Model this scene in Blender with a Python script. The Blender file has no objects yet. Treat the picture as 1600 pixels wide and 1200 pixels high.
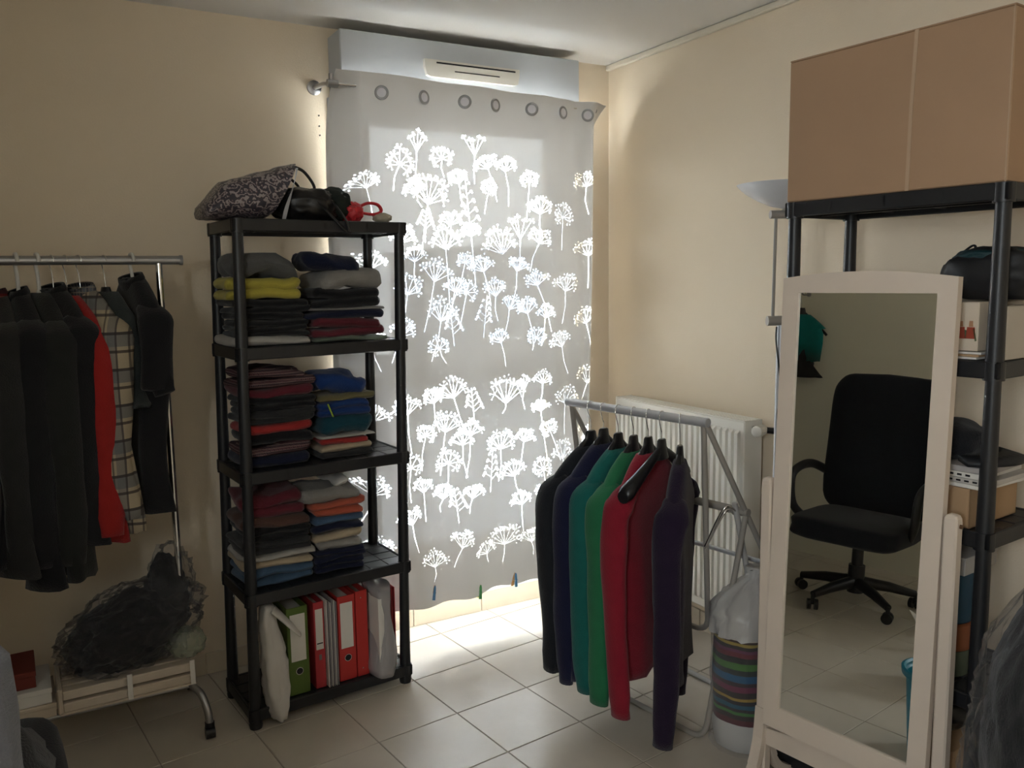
import bpy, bmesh, math, random
import numpy as np
from mathutils import Vector, Matrix, noise

# ------------------------------------------------------------------ scene, camera, world, exposure
S = bpy.context.scene
C = S.collection
PI = math.pi
S.view_settings.view_transform = 'Standard'
S.view_settings.look = 'None'
S.view_settings.gamma = 1.0
S.view_settings.use_curve_mapping = False
S.view_settings.exposure = 0.95

cam_d = bpy.data.cameras.new('camera')
cam_d.sensor_width = 36.0
cam_d.lens = 1310.76 / 1600 * 36.0
cam_d.clip_start = 0.02
cam = bpy.data.objects.new('camera', cam_d)
C.objects.link(cam)
RT = Vector((0.87039325, -0.49214895, -0.01431783))
UP = Vector((0.07387046, 0.10178261, 0.99206021))
FW = Vector((0.48678408, 0.86454017, -0.12494617))
m = Matrix.Identity(4)
for i in range(3):
    m[i][0] = RT[i]; m[i][1] = UP[i]; m[i][2] = -FW[i]
m[0][3], m[1][3], m[2][3] = -2.41384, -3.32203, 1.52164
cam.matrix_world = m
S.camera = cam

SKY = 24.0
w = bpy.data.worlds.new('overcast_sky'); S.world = w
w.use_nodes = True
bgn = w.node_tree.nodes['Background']
bgn.inputs[0].default_value = (0.93, 0.96, 1.0, 1); bgn.inputs[1].default_value = SKY

pl = bpy.data.lights.new('window_portal', 'AREA')
pl.shape = 'RECTANGLE'; pl.size = 1.1; pl.size_y = 2.1
pl.cycles.is_portal = True
po = bpy.data.objects.new('window_portal', pl); C.objects.link(po)
po.location = (-0.76, 0.16, 1.16); po.rotation_euler = (-PI/2, 0, 0)

pl2 = bpy.data.lights.new('window_portal', 'AREA')  # sky sampling for the added fill window
pl2.shape = 'RECTANGLE'; pl2.size = .6; pl2.size_y = .7
pl2.cycles.is_portal = True
po2 = bpy.data.objects.new('window_portal', pl2); C.objects.link(po2)
po2.location = (-3.62, -3.75, 1.75); po2.rotation_euler = (PI/2, 0, -PI/2)

# ------------------------------------------------------------------ mesh helpers
class MB:
    def __init__(s): s.v = []; s.f = []
    def add(s, vs, fs):
        o = len(s.v); s.v += [tuple(p) for p in vs]; s.f += [tuple(i+o for i in f) for f in fs]
    def box(s, x0, x1, y0, y1, z0, z1, b=0.0, T=None):
        if b <= 0:
            vs = [(x, y, z) for z in (z0, z1) for y in (y0, y1) for x in (x0, x1)]
            fs = [(0,2,3,1), (4,5,7,6), (0,1,5,4), (2,6,7,3), (0,4,6,2), (1,3,7,5)]
        else:
            b = min(b, (x1-x0)*.45, (y1-y0)*.45, (z1-z0)*.45)
            vs = []; idx = {}
            for k, (sx, sy, sz) in enumerate([(a, c, d) for d in (0,1) for c in (0,1) for a in (0,1)]):
                X, Y, Z = (x1 if sx else x0), (y1 if sy else y0), (z1 if sz else z0)
                ix, iy, iz = (-b if sx else b), (-b if sy else b), (-b if sz else b)
                idx[(sx,sy,sz,'x')] = len(vs); vs.append((X, Y+iy, Z+iz))
                idx[(sx,sy,sz,'y')] = len(vs); vs.append((X+ix, Y, Z+iz))
                idx[(sx,sy,sz,'z')] = len(vs); vs.append((X+ix, Y+iy, Z))
            g = lambda a, c, d, e: idx[(a, c, d, e)]
            fs = []
            for a in (0,1):
                q = [g(a,0,0,'x'), g(a,1,0,'x'), g(a,1,1,'x'), g(a,0,1,'x')]; fs.append(q if a else q[::-1])
                q = [g(0,a,0,'y'), g(1,a,0,'y'), g(1,a,1,'y'), g(0,a,1,'y')]; fs.append(q[::-1] if a else q)
                q = [g(0,0,a,'z'), g(1,0,a,'z'), g(1,1,a,'z'), g(0,1,a,'z')]; fs.append(q if a else q[::-1])
            for a in (0,1):
                for c in (0,1):
                    q = [g(a,c,0,'x'), g(a,c,1,'x'), g(a,c,1,'y'), g(a,c,0,'y')]; fs.append(q if (a == c) else q[::-1])
                    q = [g(a,0,c,'z'), g(a,1,c,'z'), g(a,1,c,'x'), g(a,0,c,'x')]; fs.append(q if (a != c) else q[::-1])
                    q = [g(0,a,c,'y'), g(1,a,c,'y'), g(1,a,c,'z'), g(0,a,c,'z')]; fs.append(q if (a != c) else q[::-1])
            for (a, c, d) in [(a, c, d) for d in (0,1) for c in (0,1) for a in (0,1)]:
                q = [g(a,c,d,'x'), g(a,c,d,'y'), g(a,c,d,'z')]; fs.append(q if (a+c+d) % 2 == 1 else q[::-1])
        if T is not None: vs = [tuple(T @ Vector(p)) for p in vs]
        s.add(vs, fs)
    def loft(s, rings, cap0=True, cap1=True, closed=True):
        n = len(rings[0]); vs = [p for r in rings for p in r]; fs = []
        for k in range(len(rings)-1):
            for i in range(n if closed else n-1):
                j = (i+1) % n
                fs.append((k*n+i, k*n+j, (k+1)*n+j, (k+1)*n+i))
        if cap0: fs.append(tuple(range(n))[::-1])
        if cap1: fs.append(tuple((len(rings)-1)*n+i for i in range(n)))
        s.add(vs, fs)
    def tube(s, path, r, n=8, flat=1.0, caps=True):
        P = [Vector(p) for p in path]; rr = r if isinstance(r, (list, tuple)) else [r]*len(P)
        t0 = (P[1]-P[0]).normalized()
        ref = Vector((0,0,1)) if abs(t0.z) < .9 else Vector((1,0,0))
        a = t0.cross(ref).normalized(); rings = []; pt = t0
        for k, p in enumerate(P):
            t = ((P[min(k+1, len(P)-1)]-P[max(k-1, 0)])).normalized()
            ax = pt.cross(t)
            if ax.length > 1e-6: a = Matrix.Rotation(pt.angle(t), 3, ax.normalized()) @ a
            pt = t; a = (a - t*a.dot(t)).normalized(); b = t.cross(a)
            rings.append([p + a*math.cos(2*PI*i/n)*rr[k] + b*math.sin(2*PI*i/n)*rr[k]*flat for i in range(n)])
        s.loft(rings, caps, caps)
    def lathe(s, prof, c=(0,0,0), n=24, caps=True):
        rings = [[(c[0]+r*math.cos(2*PI*i/n), c[1]+r*math.sin(2*PI*i/n), c[2]+z) for i in range(n)] for r, z in prof]
        s.loft(rings, caps, caps)
    def prism(s, poly, y0, y1):           # poly in x,z ; extruded along y
        n = len(poly)
        vs = [(x, y0, z) for x, z in poly] + [(x, y1, z) for x, z in poly]
        fs = [tuple(range(n)), tuple(range(2*n-1, n-1, -1))] + [(i, n+i, n+(i+1) % n, (i+1) % n) for i in range(n)]
        s.add(vs, fs)
    def blob(s, c, rad, amp=.1, f=3., seed=0, sub=4, ridge=.5, T=None, sq=1.0, flatz=None):
        bm = bmesh.new(); bmesh.ops.create_icosphere(bm, subdivisions=sub, radius=1.0)
        vs = []
        for v in bm.verts:
            d = v.co.normalized()
            d = Vector([math.copysign(abs(q)**sq, q) for q in d])
            q = d*f + Vector((seed*3.1, seed*1.7, seed*.9))
            n1 = noise.noise(q); n2 = 1-2*abs(noise.noise(q*1.9)); n3 = 1-2*abs(noise.noise(q*4.1))
            k = 1 + amp*((1-ridge)*n1*1.5 + ridge*(.6*n2+.4*n3))
            p = Vector((d.x*rad[0]*k, d.y*rad[1]*k, d.z*rad[2]*k))
            if T is not None: p = T @ p
            p = p + Vector(c)
            if flatz is not None and p.z < flatz: p.z = flatz
            vs.append(p)
        s.add(vs, [tuple(v.index for v in fc.verts) for fc in bm.faces]); bm.free()
    def mesh(s, name, mat, smooth=None):
        me = bpy.data.meshes.new(name); me.from_pydata(s.v, [], s.f)
        mats = mat if isinstance(mat, (list, tuple)) else [mat]
        for q in mats: me.materials.append(q)
        if smooth is not None:
            me.polygons.foreach_set('use_smooth', [True]*len(me.polygons))
            if smooth > 0: me.set_sharp_from_angle(angle=math.radians(smooth))
        me.update(); return me
    def build(s, name, mat, parent=None, smooth=None, loc=None, rz=0.0):
        o = bpy.data.objects.new(name, s.mesh(name, mat, smooth)); C.objects.link(o)
        if parent is not None: o.parent = parent
        if loc is not None: o.location = loc
        o.rotation_euler = (0, 0, rz)
        return o

def tag(o, label=None, cat=None, group=None, kind=None):
    if label: o['label'] = label
    if cat: o['category'] = cat
    if group: o['group'] = group
    if kind: o['kind'] = kind
    return o
def thing(name, label, cat, loc=(0,0,0), rz=0.0, group=None):
    o = bpy.data.objects.new(name, None); C.objects.link(o)
    o.empty_display_size = .05
    o.location = loc; o.rotation_euler = (0, 0, rz)
    return tag(o, label, cat, group)
def one(fn, name, mat, parent=None, smooth=None, **k):
    mb = MB(); fn(mb); return mb.build(name, mat, parent, smooth, **k)
def share(name, me, parent, loc=(0,0,0), rot=(0,0,0)):
    o = bpy.data.objects.new(name, me); C.objects.link(o)
    if parent is not None: o.parent = parent
    o.location = loc; o.rotation_euler = rot
    return o
def smoothpath(pts, k=6):                      # Catmull-Rom
    P = [Vector(p) for p in pts]; out = []
    for i in range(len(P)-1):
        p0, p1, p2, p3 = P[max(i-1,0)], P[i], P[i+1], P[min(i+2, len(P)-1)]
        for j in range(k):
            t = j/k
            out.append(.5*((2*p1)+(p2-p0)*t+(2*p0-5*p1+4*p2-p3)*t*t+(3*p1-p0-3*p2+p3)*t**3))
    out.append(P[-1]); return out

# ------------------------------------------------------------------ materials
MATS = {}
def mat(name, col, rough=.6, var=.1, scale=12., bump=.0, bscale=80., metal=0., spec=.4, sheen=0., coat=0.):
    if name in MATS: return MATS[name]
    M = bpy.data.materials.new(name); M.use_nodes = True
    N = M.node_tree.nodes; L = M.node_tree.links; b = N['Principled BSDF']
    b.inputs['Roughness'].default_value = rough; b.inputs['Metallic'].default_value = metal
    b.inputs['Specular IOR Level'].default_value = spec
    if sheen: b.inputs['Sheen Weight'].default_value = sheen
    if coat: b.inputs['Coat Weight'].default_value = coat
    tc = N.new('ShaderNodeTexCoord')
    nz = N.new('ShaderNodeTexNoise'); nz.inputs['Scale'].default_value = scale; nz.inputs['Detail'].default_value = 4
    L.new(tc.outputs['Object'], nz.inputs['Vector'])
    mx = N.new('ShaderNodeMix'); mx.data_type = 'RGBA'
    mx.inputs[6].default_value = tuple(c*(1-var) for c in col)+(1,)
    mx.inputs[7].default_value = tuple(min(1, c*(1+var)) for c in col)+(1,)
    L.new(nz.outputs['Fac'], mx.inputs[0]); L.new(mx.outputs[2], b.inputs['Base Color'])
    if bump:
        n2 = N.new('ShaderNodeTexNoise'); n2.inputs['Scale'].default_value = bscale; n2.inputs['Detail'].default_value = 3
        L.new(tc.outputs['Object'], n2.inputs['Vector'])
        bp = N.new('ShaderNodeBump'); bp.inputs['Strength'].default_value = bump; bp.inputs['Distance'].default_value = .004
        L.new(n2.outputs['Fac'], bp.inputs['Height']); L.new(bp.outputs['Normal'], b.inputs['Normal'])
    MATS[name] = M; return M
def cloth(name, col, var=.15): return mat('cloth_'+name, col, rough=.92, var=var, scale=25., bump=.5, bscale=220., spec=.15, sheen=.15)

CREAM = mat('cream_wall_paint', (.80,.68,.52), .85, .03, 3., .15, 160.)
CEIL = mat('white_ceiling_paint', (.78,.75,.70), .9, .03, 2., .1, 140.)
TILE = mat('beige_floor_tile', (.56,.50,.42), .28, .10, 7., .04, 30., spec=.45)
GROUT = mat('grey_grout', (.34,.30,.25), .9, .1, 40.)
BTILE = mat('beige_baseboard_tile', (.66,.57,.44), .35, .08, 9.)
WHITE = mat('white_lacquer', (.80,.79,.76), .45, .03)
PVC = mat('grey_window_plastic', (.60,.62,.66), .45, .03)
SHBOX = mat('grey_shutter_box_paint', (.52,.54,.56), .55, .03)
CHROME = mat('chrome', (.75,.75,.76), .18, .03, metal=1.)
STEEL = mat('brushed_grey_steel', (.42,.42,.43), .38, .06, metal=.9)
BLACKP = mat('black_plastic', (.014,.015,.018), .42, .15, 30., .05, 200., spec=.5)
DARKP = mat('black_glossy_plastic', (.012,.012,.014), .3, .1)
SILVER = mat('silver_painted_metal', (.56,.57,.60), .4, .04, metal=.35)
GREYP = mat('grey_painted_tube', (.34,.315,.285), .5, .05)
RADW = mat('cream_white_enamel', (.86,.83,.75), .4, .03)
MFRAME = mat('pinkish_white_paint', (.70,.60,.51), .5, .04)
CARD = mat('brown_cardboard', (.40,.255,.155), .85, .07, 5., .15, 60.)
CARD2 = mat('tan_cardboard', (.46,.30,.17), .85, .08, 6., .1, 60.)
PAPER = mat('white_paper', (.74,.71,.66), .8, .06)
WOODP = mat('pale_slat_wood', (.60,.51,.41), .7, .10, 14.)
KNIT = lambda n, c: cloth(n, c)

def clear_plastic(name, tint, alpha, rough=.12):
    if name in MATS: return MATS[name]
    M = bpy.data.materials.new(name); M.use_nodes = True
    N = M.node_tree.nodes; L = M.node_tree.links
    out = N['Material Output']; N.remove(N['Principled BSDF'])
    tr = N.new('ShaderNodeBsdfTransparent'); tr.inputs[0].default_value = (.97,.97,.98,1)
    df = N.new('ShaderNodeBsdfPrincipled'); df.inputs['Base Color'].default_value = tint+(1,); df.inputs['Roughness'].default_value = rough
    mx = N.new('ShaderNodeMixShader')
    lw = N.new('ShaderNodeLayerWeight'); lw.inputs[0].default_value = .35
    mp = N.new('ShaderNodeMapRange'); mp.inputs[3].default_value = alpha; mp.inputs[4].default_value = min(1, alpha+.35)
    L.new(lw.outputs['Facing'], mp.inputs[0]); L.new(mp.outputs[0], mx.inputs[0])
    L.new(tr.outputs[0], mx.inputs[1]); L.new(df.outputs[0], mx.inputs[2]); L.new(mx.outputs[0], out.inputs[0])
    MATS[name] = M; return M
FILM = clear_plastic('clear_plastic_film', (.35,.35,.36), .04, .1)
FILM2 = clear_plastic('milky_plastic_film', (.72,.70,.68), .55, .3)
SLEEVE = clear_plastic('grey_plastic_sleeve', (.50,.47,.48), .6, .25)

def plaid(name, base, c1, c2, scale=26.):
    M = mat(name, base, .92, .05, bump=.4, bscale=220, spec=.15); N = M.node_tree.nodes; L = M.node_tree.links
    b = N['Principled BSDF']; tc = N.new('ShaderNodeTexCoord'); sp = N.new('ShaderNodeSeparateXYZ'); L.new(tc.outputs['Object'], sp.inputs[0])
    prev = b.inputs['Base Color'].links[0].from_socket
    xy = N.new('ShaderNodeMath'); xy.operation = 'ADD'; L.new(sp.outputs['X'], xy.inputs[0]); L.new(sp.outputs['Y'], xy.inputs[1])
    for ax, col, sc, th, fac in (('Z', c1, scale, .60, .75), ('X', c1, scale*1.2, .60, .6), ('Z', c2, scale*2, .84, .85), ('X', c2, scale*2.4, .84, .7)):
        ml = N.new('ShaderNodeMath'); ml.operation = 'MULTIPLY'; ml.inputs[1].default_value = sc; L.new(sp.outputs['Z'] if ax == 'Z' else xy.outputs[0], ml.inputs[0])
        fr = N.new('ShaderNodeMath'); fr.operation = 'FRACT'; L.new(ml.outputs[0], fr.inputs[0])
        gt = N.new('ShaderNodeMath'); gt.operation = 'GREATER_THAN'; gt.inputs[1].default_value = th; L.new(fr.outputs[0], gt.inputs[0])
        m2 = N.new('ShaderNodeMath'); m2.operation = 'MULTIPLY'; m2.inputs[1].default_value = fac; L.new(gt.outputs[0], m2.inputs[0])
        mx = N.new('ShaderNodeMix'); mx.data_type = 'RGBA'; mx.inputs[7].default_value = col+(1,)
        L.new(m2.outputs[0], mx.inputs[0]); L.new(prev, mx.inputs[6]); prev = mx.outputs[2]
    L.new(prev, b.inputs['Base Color']); return M

def stripes(name, bands, zlo, zhi, wob=.006):
    """horizontal printed bands (z, colour) as constant ramp over object z"""
    M = mat(name, (.7,.68,.64), .35, .03); N = M.node_tree.nodes; L = M.node_tree.links; b = N['Principled BSDF']
    tc = N.new('ShaderNodeTexCoord'); sp = N.new('ShaderNodeSeparateXYZ'); L.new(tc.outputs['Object'], sp.inputs[0])
    nz = N.new('ShaderNodeTexNoise'); nz.inputs['Scale'].default_value = 14; L.new(tc.outputs['Object'], nz.inputs['Vector'])
    ad = N.new('ShaderNodeMath'); ad.operation = 'MULTIPLY_ADD'; ad.inputs[1].default_value = wob*2; L.new(nz.outputs['Fac'], ad.inputs[0]); L.new(sp.outputs['Z'], ad.inputs[2])
    mp = N.new('ShaderNodeMapRange'); mp.inputs[1].default_value = zlo+wob; mp.inputs[2].default_value = zhi+wob; L.new(ad.outputs[0], mp.inputs[0])
    rp = N.new('ShaderNodeValToRGB'); rp.color_ramp.interpolation = 'CONSTANT'; e = rp.color_ramp.elements
    for k, (z, c) in enumerate(bands):
        p = (z-zlo)/(zhi-zlo)
        el = e[0] if k == 0 else (e[1] if k == 1 else e.new(p))
        el.position = max(0, min(1, p)); el.color = c+(1,)
    L.new(mp.outputs[0], rp.inputs[0]); L.new(rp.outputs[0], b.inputs['Base Color']); return M

# ------------------------------------------------------------------ room shell
XL, YF, H = -3.50, -4.70, 2.50
A_T = math.radians(6.638); TS = .3067
# floor: grout bed with single tiles
fl = one(lambda b: b.box(XL-.1, .1, YF-.1, .25, -.12, -.0025), 'floor', GROUT); tag(fl, 'beige ceramic tiled floor laid at a slight angle', 'floor', kind='structure')
def clip(poly, ax, lim, sgn):
    out = []
    for i in range(len(poly)):
        a, b = poly[i], poly[(i+1) % len(poly)]
        da, db = sgn*(a[ax]-lim), sgn*(b[ax]-lim)
        if da >= 0: out.append(a)
        if (da >= 0) != (db >= 0):
            t = da/(da-db); out.append((a[0]+(b[0]-a[0])*t, a[1]+(b[1]-a[1])*t))
    return out
GX, GY = -3.235*TS, -.449*TS            # grid node A of the tile lines in room coordinates
ca, sa = math.cos(A_T), math.sin(A_T)
def tile_mesh(poly):
    n = len(poly); cx = sum(p[0] for p in poly)/n; cy = sum(p[1] for p in poly)/n
    mb = MB(); k = .992
    top = [(cx+(x-cx)*k, cy+(y-cy)*k, 0.0) for x, y in poly]; lip = [(x, y, -.0012) for x, y in poly]; bot = [(x, y, -.010) for x, y in poly]
    mb.loft([bot, lip, top]); return mb.mesh('tile', TILE)
g = .0022; full = [(g, g), (TS-g, g), (TS-g, TS-g), (g, TS-g)]; full_me = tile_mesh(full)
# note: grid directions rotated by +A_T from the room axes
for i in range(-16, 10):
    for j in range(-20, 8):
        ox, oy = GX+(i*ca-j*sa)*TS, GY+(i*sa+j*ca)*TS
        world = [(ox+x*ca-y*sa, oy+x*sa+y*ca) for x, y in full]
        pg = world
        for ax, lim, sg in ((0, XL, 1), (0, 0, -1), (1, YF, 1), (1, 0, -1)):
            pg = clip(pg, ax, lim, sg)
            if len(pg) < 3: break
        if len(pg) < 3: continue
        area = .5*abs(sum(pg[k][0]*pg[(k+1) % len(pg)][1]-pg[(k+1) % len(pg)][0]*pg[k][1] for k in range(len(pg))))
        if area < .0015: continue
        if area > .999*(TS-2*g)**2: share('tile', full_me, fl, (ox, oy, 0), (0, 0, A_T))
        else: share('tile', tile_mesh(pg), fl)

WX0, WX1, WZ0, WZ1 = -1.335, -.215, .09, 2.24
def wback(b):
    b.box(XL-.1, WX0, 0, .25, -.1, H+.1); b.box(WX1, .1, 0, .25, -.1, H+.1)
    b.box(WX0, WX1, 0, .25, WZ1, H+.1); b.box(WX0, WX1, 0, .25, -.1, WZ0)
wb_ = tag(one(wback, 'wall_back', CREAM), 'cream painted wall with the tall curtained window', 'wall', kind='structure')
for k, (x, z) in enumerate(((-1.395, 2.165), (-1.395, 2.125), (-1.394, 2.09))):
    o = one(lambda b: b.lathe([(.0032, 0), (.0032, .002)], n=10), 'screw_hole', mat('dark_hole', (.06,.05,.04), .9), wb_); o.location = (x, -.0005, z); o.rotation_euler = (PI/2, 0, 0)
tag(one(lambda b: b.box(0, .15, YF-.1, .1, -.1, H+.1), 'wall_right', CREAM), 'cream painted wall behind the radiator and lamp', 'wall', kind='structure')
def wleft(b):
    b.box(XL-.15, XL, YF-.1, -4.05, -.1, H+.1); b.box(XL-.15, XL, -3.45, .1, -.1, H+.1)
    b.box(XL-.15, XL, -4.05, -3.45, 2.1, H+.1); b.box(XL-.15, XL, -4.05, -3.45, -.1, 1.4)
tag(one(wleft, 'wall_left', mat('pale_grey_wall_paint', (.82,.79,.67), .85, .03, 3., .1, 140.)), 'pale grey wall seen in the standing mirror', 'wall', kind='structure')
tag(one(lambda b: b.box(XL-.1, .1, YF-.2, YF, -.1, H+.1), 'wall_front', CREAM), 'cream painted wall behind the camera', 'wall', kind='structure')
tag(one(lambda b: b.box(XL-.2, .2, YF-.2, .3, H, H+.12), 'ceiling', CEIL), 'plain off-white ceiling', 'ceiling', kind='structure')
tag(one(lambda b: b.box(-.022, 0, YF, -.004, H-.026, H-.002, .004), 'trim_1', mat('cream_trim_paint', (.76,.70,.58), .6, .03)), 'thin cream trunking along the ceiling edge of the radiator wall', 'trim', kind='structure')

def baseboard(name, label, segs, h=.085):
    root = tag(bpy.data.objects.new(name, None), label, 'baseboard', kind='structure'); C.objects.link(root)
    for (x0, x1, y0, y1) in segs:
        one(lambda b: b.box(x0, x1, y0, y1, 0.0, h, .002), 'baseboard_tile', BTILE, root)
segs = []; x = XL+.01
cuts = [-3.30, -2.94, -2.60, -2.27, -1.94, -1.60, -1.352]
for a, b_ in zip([x]+cuts[:-1], cuts): segs.append((a+.0015, b_-.0015, -.011, 0))
baseboard('baseboard_back', 'beige tile baseboard along the foot of the window wall', segs)
cuts = [-1.35, -1.065, -.728, -.405, -.215]
pls = [(a+.0015, b_-.0015, -.012, 0) for a, b_ in zip(cuts[:-1], cuts[1:])]+[(-.213, -.012, -.012, 0)]
baseboard('trim_2', 'row of beige plinth tiles under the curtained window', pls, .09)
cuts = [-.012-k*.335 for k in range(15)]
baseboard('baseboard_right', 'beige tile baseboard below the radiator', [(-.011, 0, max(b_, YF)+.0015, a-.0015) for a, b_ in zip(cuts[:-1], cuts[1:]) if b_ > YF-.3])

# window in the back wall
wr = tag(bpy.data.objects.new('window_1', None), 'tall grey-framed window with two panes behind the lace curtain', 'window', kind='structure'); C.objects.link(wr); wr.location = (-.775, .06, .09)
def wl(fn, name, m_, par=wr, **k):
    mb = MB(); fn(mb); o = mb.build(name, m_, par, **k)
    if par is wr: o.location = (.775, -.06, -.09)
    return o
def framefn(b):
    b.box(WX0, -1.181, .02, .09, WZ0, WZ1, .004); b.box(-.30, WX1, .02, .09, WZ0, WZ1, .004)
    b.box(-1.181, -.30, .02, .09, 2.155, WZ1, .004); b.box(-1.181, -.30, .02, .09, WZ0, .19, .004)
wl(framefn, 'window_frame', PVC)
wl(lambda b: b.box(-1.181, -.30, .025, .085, 1.06, 1.205, .004), 'transom', PVC)
wl(lambda b: b.box(-1.181, -.30, .03, .08, .19, .35, .004), 'bottom_panel', WHITE)
GL = bpy.data.materials.new('window_glass'); GL.use_nodes = True
_n = GL.node_tree.nodes; _l = GL.node_tree.links; _n.remove(_n['Principled BSDF'])
_t = _n.new('ShaderNodeBsdfTransparent'); _t.inputs[0].default_value = (.95,.97,.97,1); _g = _n.new('ShaderNodeBsdfGlossy'); _g.inputs['Roughness'].default_value = .02
_m = _n.new('ShaderNodeMixShader'); _m.inputs[0].default_value = .06
_l.new(_t.outputs[0], _m.inputs[1]); _l.new(_g.outputs[0], _m.inputs[2]); _l.new(_m.outputs[0], _n['Material Output'].inputs[0])
wl(lambda b: b.box(-1.181, -.30, .05, .056, 1.205, 2.155), 'pane', GL); wl(lambda b: b.box(-1.181, -.30, .05, .056, .35, 1.06), 'pane', GL)
wl(lambda b: b.box(-1.36, -1.312, -.018, .02, .09, 2.236, .003), 'side_rail', PVC)
wl(lambda b: b.box(-.24, -.205, -.018, .02, .09, 2.236, .003), 'side_rail', PVC)
wl(lambda b: b.box(WX0, WX1, -.014, .02, .088, .10, .002), 'sill', WHITE)

# unseen window added for fill light, in the left wall beside the camera
wr2 = tag(bpy.data.objects.new('fill_window', None), 'plain white window added for fill light in the left wall beside the camera', 'window', kind='structure'); C.objects.link(wr2)
def frame2(b):
    x0, x1 = XL-.12, XL-.06
    b.box(x0, x1, -4.05, -4.0, 1.4, 2.1); b.box(x0, x1, -3.5, -3.45, 1.4, 2.1); b.box(x0, x1, -4.0, -3.5, 1.4, 1.45); b.box(x0, x1, -4.0, -3.5, 2.05, 2.1)
one(frame2, 'window_frame', WHITE, wr2)
one(lambda b: b.box(XL-.095, XL-.09, -4.0, -3.5, 1.45, 2.05), 'pane', GL, wr2)

# roller shutter box with air vent
sb = thing('roller_shutter_box', 'grey roller shutter box above the curtain rod', 'shutter box', (-.808, -.075, 2.235))
one(lambda b: b.box(-.541, .541, -.075, .073, 0, .228, .004), 'casing', SHBOX, sb)
def ventfn(b):
    b.prism([(-.215,.0), (-.205,-.034), (-.19,-.04), (.19,-.04), (.208,-.034), (.215,0), (.215,.026), (-.215,.026)], -.094, -.075)
vt = one(ventfn, 'air_vent', mat('cream_vent_plastic', (.72,.68,.60), .45, .03), sb, loc=(.012,0,.125))
one(lambda b: b.box(-.165, .195, -.0955, -.092, .012, .018), 'slot', DARKP, vt); one(lambda b: b.box(-.085, .12, -.0955, -.092, -.014, -.010), 'slot', DARKP, vt)

# ------------------------------------------------------------------ curtain rod and curtain
RZ, RY = 2.246, -.20
rd = thing('curtain_rod', 'thin chrome curtain rod on a round wall bracket', 'curtain rod', (-.82, RY, RZ))
one(lambda b: b.tube([(-.585,0,0), (.588,0,0)], .007, 10), 'rod', CHROME, rd, 40)
def brk(b):
    b.tube([(-.59,.2,.022), (-.59,.192,.022), (-.59,.188,.022)], [.028,.028,.022], 18); b.tube([(-.59,.19,.022), (-.59,.08,.012), (-.585,.012,.0)], .009, 10)
    b.tube([(-.6,0,0), (-.56,0,0)], .014, 12); b.tube([(-.585,0,.0), (-.585,0,.035)], .008, 10)
one(brk, 'bracket', STEEL, rd, 40)
one(lambda b: (b.tube([(.60,.2,.0), (.60,0,0)], .007, 8), b.tube([(.586,0,0), (.604,0,0)], .012, 10)), 'end_bracket', STEEL, rd, 40)

rng = random.Random(7)
CX0, CX1, CZ0, CZ1 = -1.385, -.160, .165, 2.30
NXC, NZC = 680, 1210
pat = np.zeros((NZC, NXC), np.float32)
dx_, dz_ = (CX1-CX0)/(NXC-1), (CZ1-CZ0)/(NZC-1)
def disc(x, z, r, v=1.0):
    i0, i1 = int((x-r-CX0)/dx_)-1, int((x+r-CX0)/dx_)+2; j0, j1 = int((z-r-CZ0)/dz_)-1, int((z+r-CZ0)/dz_)+2
    i0, j0 = max(i0, 0), max(j0, 0); i1, j1 = min(i1, NXC), min(j1, NZC)
    if i0 >= i1 or j0 >= j1: return
    X = CX0+np.arange(i0, i1)*dx_; Z = CZ0+np.arange(j0, j1)*dz_
    d = np.hypot(X[None]-x, Z[:, None]-z)
    pat[j0:j1, i0:i1] = np.maximum(pat[j0:j1, i0:i1], np.clip((r-d)/dx_+.5, 0, 1)*v)
def line(x0, z0, x1, z1, r=.0016):
    n = max(2, int(math.hypot(x1-x0, z1-z0)/.0016))
    for k in range(n+1): disc(x0+(x1-x0)*k/n, z0+(z1-z0)*k/n, r)
def umbel(x, z, R, stem=.12, n=14, spread=1.25, lean=0., dense=1.0, open_=False):
    bx, bz = x-R*.55*math.sin(lean), z-R*(.75 if spread < 1.6 else .35)
    sx, sz = bx-stem*math.sin(lean)+rng.uniform(-.012, .012), bz-stem
    if stem > 0:
        mx_, mz_ = (bx+sx)/2+rng.uniform(-.01, .01), (bz+sz)/2
        line(bx, bz, mx_, mz_, .0020); line(mx_, mz_, sx, sz, .0019)
    for k in range(n):
        a = lean+spread*(2*(k+.5)/n-1)+rng.uniform(-.09, .09)
        l = R*(1.45 if spread < 1.6 else 1.05)*rng.uniform(.70, 1.08)*(.80+.20*math.cos(a-lean))
        ex, ez = bx+l*math.sin(a), bz+l*math.cos(a); line(bx, bz, ex, ez, .0014)
        q = 3 if open_ else 4
        for t in range(q):
            aa = a+(2*(t+.5)/q-1)*2.1+rng.uniform(-.15, .15); rr = R*(.33 if not open_ else .16)*rng.uniform(.75, 1.1)
            px_, pz_ = ex+rr*math.sin(aa), ez+rr*math.cos(aa)
            line(ex, ez, px_, pz_, .0009); disc(px_, pz_, rng.uniform(.0030, .0048))
def sprig(x, z, h, n=9, lean=0.):
    for k in range(n):
        t = k/n; px_, pz_ = x+lean*h*t, z+h*t
        s_ = -1 if k % 2 else 1; l = .022*(1.15-t)+.006
        line(px_, pz_, px_+s_*l, pz_+l*.8, .0011)
        disc(px_+s_*l, pz_+l*.8, .0065*(1.1-t*.5)); disc(px_+s_*l*1.25, pz_+l*.45, .005*(1.1-t*.5))
    line(x, z-.05, x+lean*h, z+h, .0015)
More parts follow.
